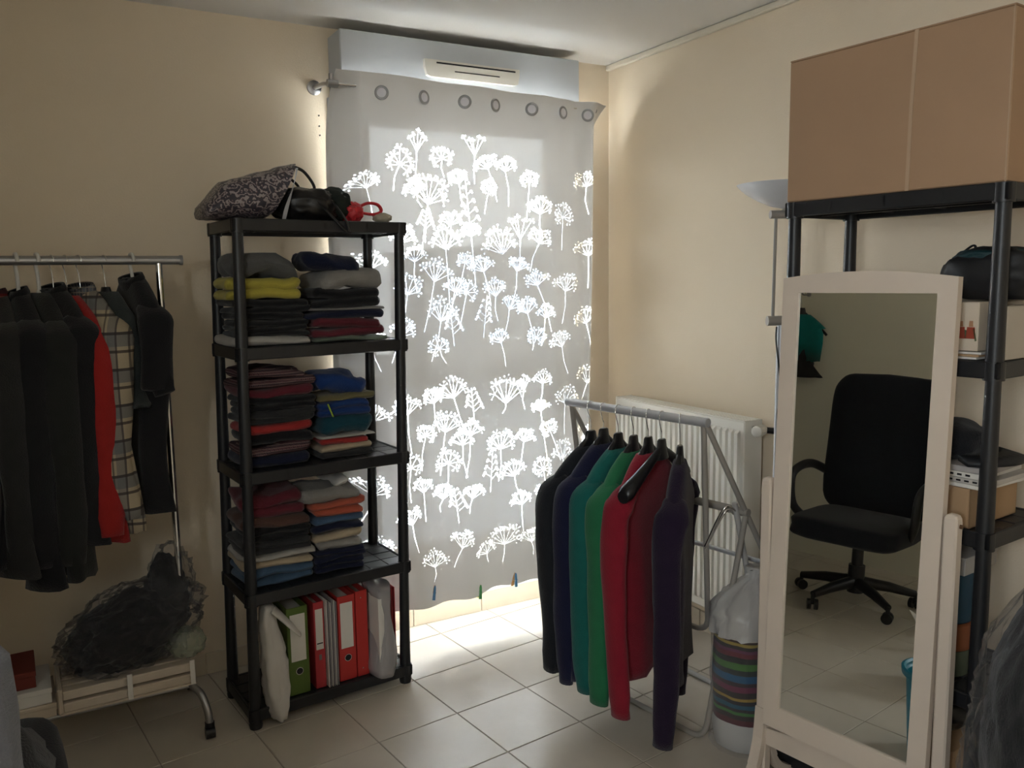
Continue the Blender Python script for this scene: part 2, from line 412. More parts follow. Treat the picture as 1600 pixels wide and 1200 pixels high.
F = [  # x, z of each printed head on the cloth, radius, stem, kind
 (-1.145,1.985,.05,.10,'u'),(-.76,1.90,.03,.10,'u'),(-.90,1.93,.03,.12,'u'),(-1.10,1.62,.035,.12,'u'),(-1.05,1.72,.03,.08,'s'),(-.92,1.50,.035,.12,'u'),(-.93,1.30,.03,.10,'s'),(-.80,1.58,.035,.14,'u'),(-.62,1.58,.034,.14,'u'),(-.58,1.40,.036,.14,'u'),(-.72,1.28,.034,.1,'u'),(-.90,.86,.034,.14,'u'),(-1.06,.90,.036,.14,'u'),(-.60,.84,.034,.14,'u'),(-.62,.56,.036,.12,'u'),(-.92,.55,.03,.1,'s'),(-1.08,.68,.034,.12,'u'),(-.972,2.015,.04,.07,'u'),(-1.08,2.06,.05,.09,'o'),(-.83,2.06,.05,.11,'o'),(-.775,2.0,.036,.13,'u'),
 (-.68,1.995,.036,.14,'u'),(-.565,1.945,.034,.16,'u'),(-1.03,1.87,.062,.20,'u'),(-1.09,1.885,.034,.05,'u'),(-.85,1.75,.0,.17,'s'),
 (-.96,1.685,.054,.22,'u'),(-.935,1.765,.03,.10,'u'),(-.85,1.72,.03,.20,'u'),(-.705,1.675,.062,.0,'u'),(-.61,1.735,.06,.10,'o'),
 (-.52,1.825,.038,.10,'u'),(-.515,1.70,.036,.12,'u'),(-.535,1.52,.036,.20,'u'),(-.49,1.375,.03,.12,'u'),(-.53,1.275,.034,.05,'u'),
 (-1.005,1.555,.05,.20,'u'),(-.87,1.60,.03,.16,'u'),(-.98,1.395,.052,.16,'u'),(-.865,1.48,.036,.14,'u'),(-1.0,1.255,.036,.06,'u'),
 (-1.15,1.70,.04,.12,'u'),(-1.13,1.50,.045,.14,'u'),(-1.16,1.33,.04,.10,'u'),(-.74,1.48,.04,.10,'u'),(-.66,1.42,.036,.10,'u'),(-.80,1.33,.03,.12,'s'),
 (-.945,1.075,.048,.16,'u'),(-.69,1.045,.066,.04,'u'),(-.505,1.09,.032,.08,'u'),(-.52,.965,.03,.22,'u'),(-.60,1.07,.04,.08,'o'),
 (-1.025,1.045,.034,.12,'u'),(-.97,.93,.046,.18,'u'),(-.86,.90,.036,.18,'u'),(-.96,.775,.046,.13,'u'),(-.985,.635,.034,.05,'u'),
 (-.855,.625,.034,.06,'u'),(-.48,.865,.034,.14,'u'),(-.51,.69,.04,.12,'u'),(-.51,.575,.034,.08,'u'),(-.845,.97,.03,.10,'s'),
 (-1.15,1.02,.045,.16,'u'),(-1.14,.78,.045,.14,'u'),(-1.15,.56,.04,.12,'u'),(-.72,.83,.045,.14,'u'),(-.66,.70,.04,.10,'u'),(-.77,.66,.0,.14,'s'),
 (-.70,.40,.05,.08,'u'),(-.90,.42,.04,.08,'u'),(-1.03,.36,.04,.06,'u'),(-.57,.38,.04,.06,'u'),(-.79,.36,.03,.04,'u'),
 (-1.29,1.9,.035,.1,'u'),(-1.28,1.6,.04,.12,'u'),(-1.29,1.3,.04,.12,'u'),(-1.28,1.0,.04,.12,'u'),(-1.29,.7,.04,.12,'u'),(-1.28,.45,.04,.1,'u'),
 (-.40,1.8,.045,.14,'u'),(-.38,1.5,.045,.14,'u'),(-.41,1.25,.04,.12,'u'),(-.38,1.0,.045,.14,'u'),(-.40,.75,.045,.14,'u'),(-.39,.5,.045,.12,'u'),
 (-.28,1.95,.035,.12,'u'),(-.27,1.65,.04,.14,'u'),(-.28,1.35,.04,.14,'u'),(-.26,1.08,.04,.12,'u'),(-.28,.82,.04,.14,'u'),(-.27,.55,.04,.12,'u')]
for (x, z, R, st, kd) in F:
    R *= 1.12
    if kd == 'u': umbel(x, z, R, st, n=rng.randint(7, 9), lean=rng.uniform(-.35, .35), spread=rng.choice((1.1, 1.25, 1.4, 2.3)))
    elif kd == 'o': umbel(x, z, R, st, n=5, lean=rng.uniform(-.1, .1), spread=.75, open_=True)
    else: sprig(x, z, st, lean=rng.uniform(-.2, .2))
xs = CX0+np.arange(NXC)*dx_; zs = CZ0+np.arange(NZC)*dz_
EY = [-1.372, -1.222, -1.048, -.873, -.734, -.563, -.408, -.282]
ph = np.interp(xs, EY+[-.160], np.arange(9)*PI)
XX, ZZ = np.meshgrid(xs, zs)
tz = (ZZ-CZ0)/(CZ1-CZ0)
amp = .012-.004*tz**2+.014*np.clip((XX+.45)/.25, 0, 1)
fold = np.sin(ph)[None]*amp+.012*np.sin(XX*23+ZZ*1.1)*(1-tz)+.006*np.sin(XX*51+ZZ*2.3)*np.clip((XX+.55)/.3, .1, 1)
fold += .010*np.sin((XX+.9)*9+ZZ*3.0)*(1-tz)
hemw = .012*np.sin(XX*9+.8)+.006*np.sin(XX*31)
ZC = ZZ+hemw*(1-tz)**6
# header sags a little to the right
ZC = ZC-(.030*(XX-CX0)/(CX1-CX0))*tz**8
ss = lambda v: np.clip(v, 0, 1)**2*(3-2*np.clip(v, 0, 1))
YC = RY-.024+fold+.028*(1-tz)+.190*ss((XX+.265)/.095)*(1-.88*tz**22)+.185*ss((-1.295-XX)/.080)*(1-.88*tz**22)
XC = XX+.012*(1-tz)*np.sin(ZZ*2.2)*0+(1-tz)*.0
co = np.stack([XC, YC, ZC], -1).reshape(-1, 3)
idx = np.arange(NXC*NZC).reshape(NZC, NXC)
quads = np.stack([idx[:-1,:-1], idx[:-1,1:], idx[1:,1:], idx[1:,:-1]], -1).reshape(-1, 4)
me = bpy.data.meshes.new('curtain_panel')
me.vertices.add(len(co)); me.vertices.foreach_set('co', (co-np.array([-.785, RY, .165])).astype(np.float32).ravel())
me.loops.add(quads.size); me.loops.foreach_set('vertex_index', quads.astype(np.int32).ravel())
me.polygons.add(len(quads)); me.polygons.foreach_set('loop_start', np.arange(0, quads.size, 4, dtype=np.int32))
me.polygons.foreach_set('use_smooth', np.ones(len(quads), bool)); me.update(calc_edges=True)
at_ = me.attributes.new('burnout', 'FLOAT', 'POINT'); at_.data.foreach_set('value', pat.ravel())
LACE = bpy.data.materials.new('burnout_lace'); LACE.use_nodes = True
N = LACE.node_tree.nodes; L = LACE.node_tree.links; N.remove(N['Principled BSDF'])
atn = N.new('ShaderNodeAttribute'); atn.attribute_name = 'burnout'
mp = N.new('ShaderNodeMapRange'); mp.inputs[3].default_value = .006; mp.inputs[4].default_value = .85; pw = N.new('ShaderNodeMath'); pw.operation = 'POWER'; pw.inputs[1].default_value = 2.2; L.new(atn.outputs['Fac'], pw.inputs[0]); L.new(pw.outputs[0], mp.inputs[0])
df = N.new('ShaderNodeBsdfDiffuse'); df.inputs[0].default_value = (.80,.78,.75,1)
tl = N.new('ShaderNodeBsdfTranslucent'); tl.inputs[0].default_value = (.80,.77,.73,1)
mx1 = N.new('ShaderNodeMixShader'); mx1.inputs[0].default_value = .019; L.new(df.outputs[0], mx1.inputs[1]); L.new(tl.outputs[0], mx1.inputs[2])
tr = N.new('ShaderNodeBsdfTransparent'); mx2 = N.new('ShaderNodeMixShader'); L.new(mp.outputs[0], mx2.inputs[0]); L.new(mx1.outputs[0], mx2.inputs[1]); L.new(tr.outputs[0], mx2.inputs[2])
L.new(mx2.outputs[0], N['Material Output'].inputs[0]); me.materials.append(LACE)
cu = thing('lace_curtain', 'sheer white curtain with burnt-out flower umbels, hung by eyelets over the window', 'curtain', (-.785, RY, .165))
co_ = share('curtain_panel', me, cu)
EYM = None
for k, x in enumerate(EY[1:]):
    mb = MB(); n = 28
    rings = []
    for q in range(n):
        a = 2*PI*q/n; rings.append([((.022+.005*math.cos(b))*math.cos(a), .004*math.sin(b), (.022+.005*math.cos(b))*math.sin(a)) for b in [2*PI*t/8 for t in range(8)]])
    rings.append(rings[0]); mb.loft(rings, False, False)
    ey = mb.build('eyelet', STEEL, cu, 60)
    yaw = -.45 if k % 2 == 0 else .35
    ey.location = (x+.785, -.036, 2.224-.165-.020*(x+1.385)/1.2*.5); ey.rotation_euler = (0, 0, yaw)
    one(lambda b: b.tube([(0,.002,0), (0,-.0015,0)], .0195, 24), 'eyelet_liner', mat('pale_eyelet_plastic', (.85,.84,.88), .25, .02), ey)

# clothes pegs on the curtain hem
PEGC = [((.10,.30,.55), 'small blue and orange clothes peg on the curtain hem nearest the black shelf'), ((.12,.42,.16), 'small green clothes peg at the middle of the curtain hem'), ((.10,.32,.60), 'small blue clothes peg on the curtain hem nearest the sweaters')]
for k, (x, z) in enumerate(((-1.045, .215), (-.83, .175), (-.655, .195))):
    p = thing('clothes_peg', PEGC[k][1], 'clothes peg', (x, RY+.002, z-.03), .3*(k-1), 'clothes pegs on the curtain hem')
    for s_, c_ in ((-1, PEGC[k][0]), (1, (.62,.32,.10) if k != 1 else (.5,.5,.15))):
        o = one(lambda b: b.prism([(-.006,-.028), (.006,-.028), (.0045,.02), (.002,.032), (-.002,.032), (-.0045,.02)], -.003, .003), 'jaw', mat('peg_%d_%d' % (k, s_), c_, .4), p)
        o.location = (0, s_*.007, .028); o.rotation_euler = (s_*.18, .15, 0)
    one(lambda b: b.tube([(-.006,-.012,.03), (-.006,.012,.03), (.006,.012,.031), (.006,-.012,.031)], .0012, 6), 'spring', CHROME, p)

# ------------------------------------------------------------------ outside the window
tag(one(lambda b: b.box(-8, 14, .3, 16, -1.3, -1.2), 'pavement', mat('pale_concrete', (.55,.53,.5), .9, .1, 2.)), 'pale concrete yard outside the window', 'pavement', kind='structure')
tag(one(lambda b: b.box(-4.0, 2.5, .25, 1.45, 2.42, 2.62, .01), 'sky_block_slab', mat('pale_concrete_slab', (.6,.58,.55), .9, .06)), 'concrete slab added above the window to block the high sky', 'balcony', kind='structure')  # unseen slab, added to keep steep sky light off the floor
ab = thing('apartment_building', 'bluish building seen through the curtain, shade put into its colours', 'building', (5.2, 9.6, -1.2))
one(lambda b: b.box(-1.65, 2.6, -.6, 2.4, 0, 3.14, .02), 'facade', mat('shaded_blue_render', (.075,.09,.12), .8, .05, 1.), ab)  # facade and roof edge coloured dark to stand for shade
one(lambda b: b.box(-1.75, 2.7, -.7, 2.5, 3.14, 3.24, .01), 'roof_edge', mat('shaded_roof_edge', (.07,.075,.09), .7, .05), ab)
for a, z in ((-1.1,1.7), (.2,1.7), (1.4,1.7), (-1.1,.4), (.2,.4), (1.4,.4)):
    wd = one(lambda b: b.box(a-.05, a+.65, -.63, -.6, z, z+.9), 'window', PVC, ab); one(lambda b: b.box(a, a+.6, -.64, -.625, z+.05, z+.85), 'window_pane', mat('dark_window_pane', (.05,.07,.10), .1), wd)
tag(one(lambda b: b.box(-4.0, 2.5, 1.25, 1.37, -1.2, 1.0, .01), 'sky_block_parapet', mat('pale_blue_parapet', (.72,.76,.82), .8, .05, 1.)), 'pale bluish parapet added behind the lower window pane to block low sky', 'parapet', kind='structure')  # added to cut the sky light reaching the floor by the window

# ------------------------------------------------------------------ radiator
ra = thing('radiator', 'cream ribbed panel radiator under the bare wall', 'radiator', (-.08, -.633, .172))
RH, RL = .80, .808
def radfn(b):
    n = 24; b.box(-.045, -.028, -RL/2, RL/2, 0, RH, .004)
NR = 24; RP = (RL-.03)/NR
def ribfn(b):
    prof = [(-RP*.38, 0), (-RP*.27, -.013), (RP*.27, -.013), (RP*.38, 0)]; z0, z1 = .035, RH-.035
    b.loft([[(0, prof[i][0], z0) for i in range(4)], [(prof[i][1], prof[i][0], z0+.012) for i in range(4)], [(prof[i][1], prof[i][0], z1-.012) for i in range(4)], [(0, prof[i][0], z1) for i in range(4)]], True, True, False)
_rb = MB(); ribfn(_rb); rib_me = _rb.mesh('rib', RADW, 30)
for k in range(NR): share('rib', rib_me, ra, (-.0449, -RL/2+.015+RP*(k+.5), 0))
one(radfn, 'front_panel', RADW, ra, 30)
one(lambda b: b.box(.035, .045, -RL/2, RL/2, 0, RH, .003), 'rear_panel', RADW, ra)
one(lambda b: b.box(-.045, .045, -RL/2-.003, -RL/2+.0, -.002, RH+.002, .001), 'side_panel', RADW, ra)
one(lambda b: b.box(-.045, .045, RL/2, RL/2+.003, -.002, RH+.002, .001), 'side_panel', RADW, ra)
def grille(b):
    for k in range(5): b.box(-.045+.0185*k, -.045+.0185*k+.012, -RL/2, RL/2, RH, RH+.004)
    for k in range(26): b.box(-.045, .045, -RL/2+k*(RL-.004)/25, -RL/2+k*(RL-.004)/25+.004, RH-.001, RH+.003)
one(grille, 'top_grille', RADW, ra)
vv = one(lambda b: (b.tube([(0,0,0), (0,-.05,0)], [.021,.021], 20), b.tube([(0,-.05,0), (0,-.056,0)], [.021,.013], 20)), 'thermostat_valve', mat('white_valve_plastic', (.78,.75,.68), .45), ra, 40)
vv.location = (.012, -RL/2-.036, RH-.03); vv.rotation_euler = (0, 0, -1.25)
one(lambda b: [b.tube([(.0215*math.cos(a), -.012, .0215*math.sin(a)), (.0215*math.cos(a), -.046, .0215*math.sin(a))], .0014, 5) for a in [2*PI*k/16 for k in range(16)]], 'grip_ribs', MATS['white_valve_plastic'], vv)
one(lambda b: b.tube([(.0, -RL/2, RH-.03), (.012, -RL/2-.03, RH-.03), (.045, -RL/2-.088, RH-.032)], .012, 10), 'pipe_joint', DARKP, ra)
one(lambda b: b.tube([(.045, -RL/2-.085, RH-.032), (.045, -RL/2-.09, -.16)], .008, 10), 'pipe', RADW, ra, 40)
one(lambda b: (b.box(.04, .072, .22, .25, .1, .7), b.box(.04, .072, -.25, -.22, .1, .7)), 'wall_bracket', RADW, ra)
one(lambda b: (b.box(-.03, .03, .19, .23, -.165, -.0), b.box(-.05, .05, .17, .25, -.172, -.165)), 'foot', RADW, ra)

# ------------------------------------------------------------------ black plastic shelf units
POSTH = [.071, .479, .895, 1.31, 1.725]
def shelf_unit(name, label, loc, rz, group, ku, kv):
    root = thing(name, label, 'shelf', loc, rz, group)
    sh = lambda v: (v[0]+ku*v[2], v[1]+kv*v[2], v[2])
    def put(mb, nm, sm=None):
        mb.v = [sh(v) for v in mb.v]; return mb.build(nm, BLACKP, root, sm)
    W, D, e = .572, .27, .021
    for zt in POSTH:
        mb = MB(); zb = zt-.041
        mb.box(-e, W+e, -e, -e+.012, zb, zt, .003); mb.box(-e, W+e, D+e-.012, D+e, zb, zt, .003)
        mb.box(-e, -e+.012, -e, D+e, zb, zt, .003); mb.box(W+e-.012, W+e, -e, D+e, zb, zt, .003)
        # plate made of rows of pads with slots between
        nx, ny = 8, 4; px_, py_ = (W+2*e-.024)/nx, (D+2*e-.024)/ny
        for i in range(nx):
            for j in range(ny):
                x0, y0 = -e+.012+i*px_, -e+.012+j*py_
                mb.box(x0+.001, x0+px_-.001, y0+.0028, y0+py_-.0028, zt-.009, zt-.0025+(.0008 if (i+j) % 2 else 0), .0015)
        mb.box(-e, W+e, D/2-.005, D/2+.005, zb+.006, zt-.008)
        for q in (.25, .5, .75): mb.box((W+2*e)*q-e-.003, (W+2*e)*q-e+.003, -e, D+e, zb+.012, zt-.008)
        for (x, y) in ((0,0), (W,0), (0,D), (W,D)): mb.lathe([(.024,zb-.004), (.024,zt-.0005)], (x, y, 0), 16)
        put(mb, 'shelf_board', 40)
    for (x, y) in ((0,0), (W,0), (0,D), (W,D)):
        for k in range(4):
            mb = MB(); mb.lathe([(.0205,POSTH[k]-.001), (.0195,POSTH[k]+.10), (.0175,POSTH[k+1]-.041)], (x, y, 0), 18); put(mb, 'post', 40)
        mb = MB(); mb.lathe([(.021,.0), (.023,.012), (.0205,.031)], (x, y, 0), 18); put(mb, 'foot', 40)
    return root
LA, LRZ = Vector((-1.862, -.512, 0)), math.radians(4.55)
RA, RRZ = Vector((-.501, -1.593, 0)), math.radians(-84.9)
KU, KV = .015, -.006
shelf_unit('shelf_unit', 'black plastic five-tier shelf of folded clothes and binders beside the window', LA, LRZ, 'black plastic shelf units', KU, KV)
shelf_unit('shelf_unit', 'black plastic five-tier shelf carrying the big cardboard box behind the mirror', RA, RRZ, 'black plastic shelf units', 0, 0)
def RL_(u, v, z, base=LA, rz=LRZ, ku=KU, kv=KV):
    u, v = u+ku*z, v+kv*z
    return Vector((base.x+u*math.cos(rz)-v*math.sin(rz), base.y+u*math.sin(rz)+v*math.cos(rz), z))
def RR_(u, v, z): return RL_(u, v, z, RA, RRZ, 0, 0)

# ------------------------------------------------------------------ folded clothes
def folded_mesh(w, d, h, layers, seed, m_, puff=1.0):
    r = random.Random(seed); mb = MB(); lh = h/layers
    for k in range(layers):
        z0 = k*lh; hh = lh*.5*1.10; rings = []
        wl_ = w*r.uniform(.90, 1.0); sx = r.uniform(-.5, .5)*(w-wl_); dl = d*r.uniform(.93, 1.0); ph = r.uniform(0, 6)
        # stadium cross-section: flat top and bottom, round folded ends
        prof = []
        for i in range(7): a = -PI/2+PI*i/6; prof.append((1, math.cos(a), math.sin(a)))
        for i in range(1, 6): prof.append((1-2*i/6., 0, 1))
        for i in range(7): a = PI/2+PI*i/6; prof.append((-1, math.cos(a), math.sin(a)))
        for i in range(1, 6): prof.append((-1+2*i/6., 0, -1))
        M_ = 12
        for q in range(M_+1):
            t = q/M_; y = -dl/2+dl*t
            e = min(t, 1-t)*dl/(hh*1.3); tp = math.sqrt(max(0., 1-(1-min(1, e))**2))*.85+.15
            ring = []
            for (fx, c, s_) in prof:
                X = fx*(wl_/2-hh)+c*hh*tp; Z = s_*hh*tp
                nv = Vector((X*11+seed*1.7, y*10, k*3.3+seed)); nz = noise.noise(nv)+.5*noise.noise(nv*2.3)
                Z += lh*.30*nz*puff+lh*.16*math.sin(X*16+ph)*puff
                X += .010*noise.noise(Vector((seed*2.1, y*9, Z*25+k*5)))
                ring.append((X+sx, y+.010*noise.noise(Vector((X*10, seed*1.3, k*2.))), z0+lh*.5+Z))
            rings.append(ring)
        mb.loft(rings)
    mb.v = [(x, y, min(max(0.0008, z), h+.012)) for x, y, z in mb.v]
    return mb
def folded(name, label, cat, group, frame, u0, u1, v, d, z0, z1, m_, layers=2, seed=0, rz=0., puff=1.0):
    base = LRZ if frame is RL_ else RRZ
    mb = folded_mesh(u1-u0, d, z1-z0, layers, seed, m_, puff)
    o = mb.build(name, m_, None, 0); o.location = frame((u0+u1)/2, v+d/2, z0); o.rotation_euler = (0, 0, base+rz)
    return tag(o, label, cat, group)
cl = {k: cloth(k, c) for k, c in dict(black=(.010,.010,.012), navy=(.010,.013,.035), grey=(.10,.10,.10), midgrey=(.26,.245,.23), yellow=(.42,.36,.06), maroon=(.12,.018,.028), red=(.36,.03,.028), offwhite=(.42,.40,.37), white=(.6,.58,.55), green=(.14,.17,.13), blue=(.012,.04,.16), teal=(.008,.05,.075), olive=(.15,.13,.06), beige=(.42,.34,.24), charcoal=(.03,.03,.032), brown=(.09,.045,.035), coral=(.40,.09,.05), steel=(.06,.11,.19), darkred=(.20,.03,.03)).items()}
cl['plum_plaid'] = plaid('plum_plaid', (.10,.04,.05), (.03,.02,.03), (.30,.22,.2), 60.)
g1, g2, g3 = 'folded clothes on the second shelf from the top', 'folded clothes on the middle shelf', 'folded clothes on the fourth shelf from the top'
def stack(grp, z0, items, u0, u1, v, d, where):
    z = z0
    for k, (name, cat, lab, m_, z1, ly, du0, du1, seed, rz) in enumerate(items):
        folded(name, lab, cat, grp, RL_, u0+du0, u1+du1, v, d, z, z1, cl[m_], max(1, ly-1), seed, rz*1.8, 1.7 if k == len(items)-1 else 1.1); z = z1+.0008
Zs = lambda k: POSTH[k]
stack(g1, 1.3095, [
 ('folded_shirt','shirt','grey-white folded shirt at the bottom of the stack under the black clothes','offwhite',1.338,2,-.02,.03,11,.03),
 ('folded_trousers','trousers','black folded trousers above the grey-white shirt, second-shelf left stack','black',1.372,3,.0,.03,12,-.02),
 ('folded_trousers','trousers','thick black folded trousers in the middle of the second-shelf left stack','black',1.416,3,.01,.02,13,.02),
 ('folded_trousers','trousers','black folded trousers just below the yellow garment','black',1.462,3,-.01,.03,14,.01),
 ('folded_sweatshirt','sweatshirt','mustard yellow folded sweatshirt between black trousers and grey jumper','yellow',1.532,3,-.015,.0,15,-.05),
 ('folded_jumper','jumper','dark grey crumpled jumper on top of the yellow sweatshirt','grey',1.606,2,-.01,.0,16,.04)], -.01, .225, .02, .235, 'left')
stack(g1, 1.3095, [
 ('folded_towel','towel','pale green folded cloth at the bottom under the maroon sweater','green',1.325,1,.0,.0,21,0),
 ('folded_sweater','sweater','maroon folded sweater near the bottom of the second-shelf right stack','maroon',1.388,3,.01,-.01,22,.02),
 ('folded_jacket','jacket','black folded jacket with a pale edge above the maroon sweater','navy',1.418,2,-.01,-.015,23,-.03),
 ('folded_lining','jacket','pale grey folded lining strip between two black garments','midgrey',1.428,1,.0,-.015,231,-.04),
 ('folded_trousers','trousers','black folded trousers below the pale grey sweatshirt','black',1.492,3,-.005,-.03,24,.03),
 ('folded_sweatshirt','sweatshirt','pale grey folded sweatshirt bulging near the window side of its stack','midgrey',1.556,2,.02,-.02,25,.05),
 ('folded_jumper','jumper','dark navy crumpled jumper on top of the pale grey sweatshirt','navy',1.612,2,.0,-.09,26,-.06)], .245, .545, .02, .235, 'right')
stack(g2, .8945, [
 ('folded_trousers','trousers','navy folded trousers at the bottom of the middle-shelf left stack','navy',.934,2,.0,.0,31,.01),
 ('folded_shirt','shirt','brown checked folded shirt second from the bottom of the middle shelf','plum_plaid',.972,2,.0,.0,32,.02),
 ('folded_trousers','trousers','black folded trousers under the red shirt on the middle shelf','black',1.008,2,.01,.0,33,-.02),
 ('folded_shirt','shirt','red folded shirt in the middle of the dark middle-shelf stack','red',1.042,2,.012,-.01,34,.02),
 ('folded_trousers','trousers','charcoal folded trousers right above the red shirt','charcoal',1.088,3,.0,.0,35,-.01),
 ('folded_trousers','trousers','black folded trousers below the plum checked shirts','black',1.132,3,.005,.0,36,.01),
 ('folded_shirt','shirt','maroon folded shirt under the plum checked shirts','maroon',1.166,2,.0,.0,37,-.03),
 ('folded_shirt','shirt','plum checked folded shirt second from the top of its stack','plum_plaid',1.196,2,-.004,.01,38,.02),
 ('folded_shirt','shirt','plum checked folded shirt topping the middle-shelf left stack','plum_plaid',1.224,2,.0,-.02,39,.0)], .0, .26, .02, .235, 'left')
stack(g2, .8945, [
 ('folded_shirt','shirt','dark green folded shirt at the bottom beside the navy trousers','charcoal',.916,1,.0,.0,41,.0),
 ('folded_shirt','shirt','beige folded shirt under the small red one on the middle shelf','beige',.940,2,.0,-.01,42,.02),
 ('folded_shirt','shirt','bright red thin folded shirt above the beige one','red',.966,2,.0,-.015,43,-.02),
 ('folded_shirt','shirt','pale pinkish folded shirt just above the thin red shirt','offwhite',.976,1,.0,-.005,431,.0),
 ('folded_sweater','sweater','dark teal folded sweater halfway up the middle-shelf right stack','teal',1.042,2,.0,.0,44,.02),
 ('folded_sports_shirt','shirt','blue folded sports shirt with a lime piping on the middle shelf','blue',1.098,3,.0,-.005,45,-.02),
 ('folded_shirt','shirt','olive folded shirt directly below the round blue bundle','olive',1.122,1,.0,.0,46,.0),
 ('folded_fleece','fleece','rounded dark blue fleece bundle topping the middle-shelf right stack','blue',1.186,1,-.01,-.02,47,.0)], .27, .485, .02, .22, 'right')
pi_ = bpy.data.objects['folded_sports_shirt']
one(lambda b: b.tube([(-.075,-.117,.052), (-.068,-.121,.03), (-.058,-.119,.006)], .005, 6, .5), 'lime_piping', mat('lime_piping', (.35,.5,.05), .7), pi_)
stack(g3, .4785, [
 ('folded_trousers','trousers','dark blue folded jeans at the bottom of the fourth-shelf left stack','steel',.538,3,.0,.01,51,.02),
 ('folded_shirt','shirt','beige folded shirt above the dark blue jeans','beige',.566,2,-.005,.0,52,-.02),
 ('folded_shirt','shirt','off-white folded shirt below the dark trousers on the fourth shelf','offwhite',.590,2,-.01,.01,53,.02),
 ('folded_trousers','trousers','charcoal folded trousers low in the fourth-shelf left stack','charcoal',.632,3,.0,.0,54,.01),
 ('folded_trousers','trousers','black folded trousers in the middle of the fourth-shelf left stack','black',.676,3,.005,.0,55,-.02),
 ('folded_trousers','trousers','dark brown folded trousers under the maroon sweaters','brown',.716,2,.0,.0,56,.0),
 ('folded_sweater','sweater','maroon folded sweater second from the top of the fourth-shelf left stack','maroon',.758,2,.01,-.01,57,.02),
 ('folded_sweater','sweater','dark red folded sweater topping the fourth-shelf left stack','maroon',.800,2,.0,-.02,58,-.03)], -.01, .235, .02, .235, 'left')
stack(g3, .4785, [
 ('folded_trousers','trousers','navy folded trousers at the very bottom beside the dark blue jeans','navy',.520,3,.0,.0,61,.0),
 ('folded_trousers','trousers','navy folded trousers second from the bottom, fourth-shelf right stack','navy',.560,3,.0,.0,62,.01),
 ('folded_shirt','shirt','grey folded shirt above the navy trousers on the fourth shelf','midgrey',.594,2,.02,.0,63,-.02),
 ('folded_shirt','shirt','cream folded shirt in the middle of the fourth-shelf right stack','beige',.626,2,.0,-.005,64,.02),
 ('folded_shirt','shirt','dark navy folded shirt below the blue one on the fourth shelf','navy',.655,2,.0,.01,65,.0),
 ('folded_shirt','shirt','steel blue folded shirt under the coral shirts','steel',.682,2,-.005,.005,66,.03),
 ('folded_shirt','shirt','coral red folded shirt lower of two near the stack top','coral',.712,2,.0,.0,67,-.03),
 ('folded_shirt','shirt','coral folded shirt just under the pale grey jacket','coral',.738,2,-.01,.0,68,.02),
 ('folded_jacket','jacket','pale grey folded jacket overhanging the top of the fourth-shelf right stack','midgrey',.788,2,-.05,-.01,69,.05),
 ('rolled_scarf','scarf','small white rolled scarf on the pale grey jacket','white',.815,1,.09,-.06,70,.0)], .235, .435, .02, .235, 'right')

# ------------------------------------------------------------------ binders and bags on the bottom shelf
def binder(label, u, wd, h, m_, rz=.0, hole=True, lab=(.10,.27), inner=True, v=.005):
    t = thing('ring_binder', label, 'binder', RL_(u, v, .0715), LRZ+rz, 'binders on the bottom shelf')
    d = .25
    one(lambda b: b.box(0, wd, 0, .003, 0, h, .001), 'spine', m_, t)
    one(lambda b: b.box(0, .003, .003, d, 0, h, .001), 'cover', m_, t); one(lambda b: b.box(wd-.003, wd, .003, d, 0, h, .001), 'cover', m_, t)
    one(lambda b: b.box(.006, wd-.006, .02, d-.01, .006, h-.02), 'paper_block', PAPER, t)
    one(lambda b: b.box(wd*.14, wd*.86, -.0012, .0, h*(1-.10)-.165 if wd > .05 else h*.45, h*.92, .0004), 'label_sticker', PAPER, t)
    if hole:
        one(lambda b: b.tube([(wd/2,-.0035,h*.27), (wd/2,.0,h*.27)], .0135, 20), 'finger_ring', CHROME, t, 40)
        one(lambda b: b.tube([(wd/2,-.0038,h*.27), (wd/2,-.0005,h*.27)], .0115, 20), 'finger_hole', DARKP, t, 40)
    return t
BG = mat('green_binder_card', (.10,.16,.03), .5, .06); BR = mat('red_binder_card', (.50,.035,.03), .45, .06); BR2 = mat('crimson_binder_card', (.46,.04,.05), .45, .06)
binder('green ring binder with a tall blank label', .125, .075, .32, BG)
binder('slim red ring binder beside the green one', .222, .038, .32, BR2, hole=False)
binder('wide red ring binder with a tall blank label and finger hole', .312, .066, .32, BR)
b2 = binder('plain red ring binder without finger hole next to the plastic sleeves', .382, .045, .325, BR, hole=False)
for z in (.30, .03): one(lambda b: b.tube([(.02,-.002,z), (.02,.0,z)], .0025, 8), 'rivet', CHROME, b2)
bpy.data.objects.remove([o for o in b2.children if o.name.startswith('label_sticker')][0])
b1 = [o for o in C.objects if o.get('label', '').startswith('slim red')][0]
one(lambda b: b.box(.008, .030, -.0018, -.001, .165, .169), 'label_rule', DARKP, b1); one(lambda b: b.box(.014, .024, -.0018, -.001, .105, .125), 'label_print', mat('grey_print', (.2,.2,.2), .7), b1)
ps = thing('document_sleeves', 'sheaf of clear document sleeves between the two red binders', 'document sleeves', RL_(.264, -.012, .0715), LRZ, 'paper sleeves on the bottom shelf')
for k in range(6):
    one(lambda b: b.box(.007*k, .007*k+.0022, 0, .235, 0, .325-.006*(k % 3)), 'sleeve', SLEEVE if k % 2 else PAPER, ps)
# loose black folders lying over binders
bf = tag(one(lambda b: b.blob((0,0,.022), (.11,.09,.022), .18, 2.5, 9, 4, .5), 'black_bag', cl['black'], None, 0), 'black fabric pouch lying on top of the binders', 'pouch'); bf.location = RL_(.19, .16, .3925); bf.rotation_euler = (0, 0, LRZ)
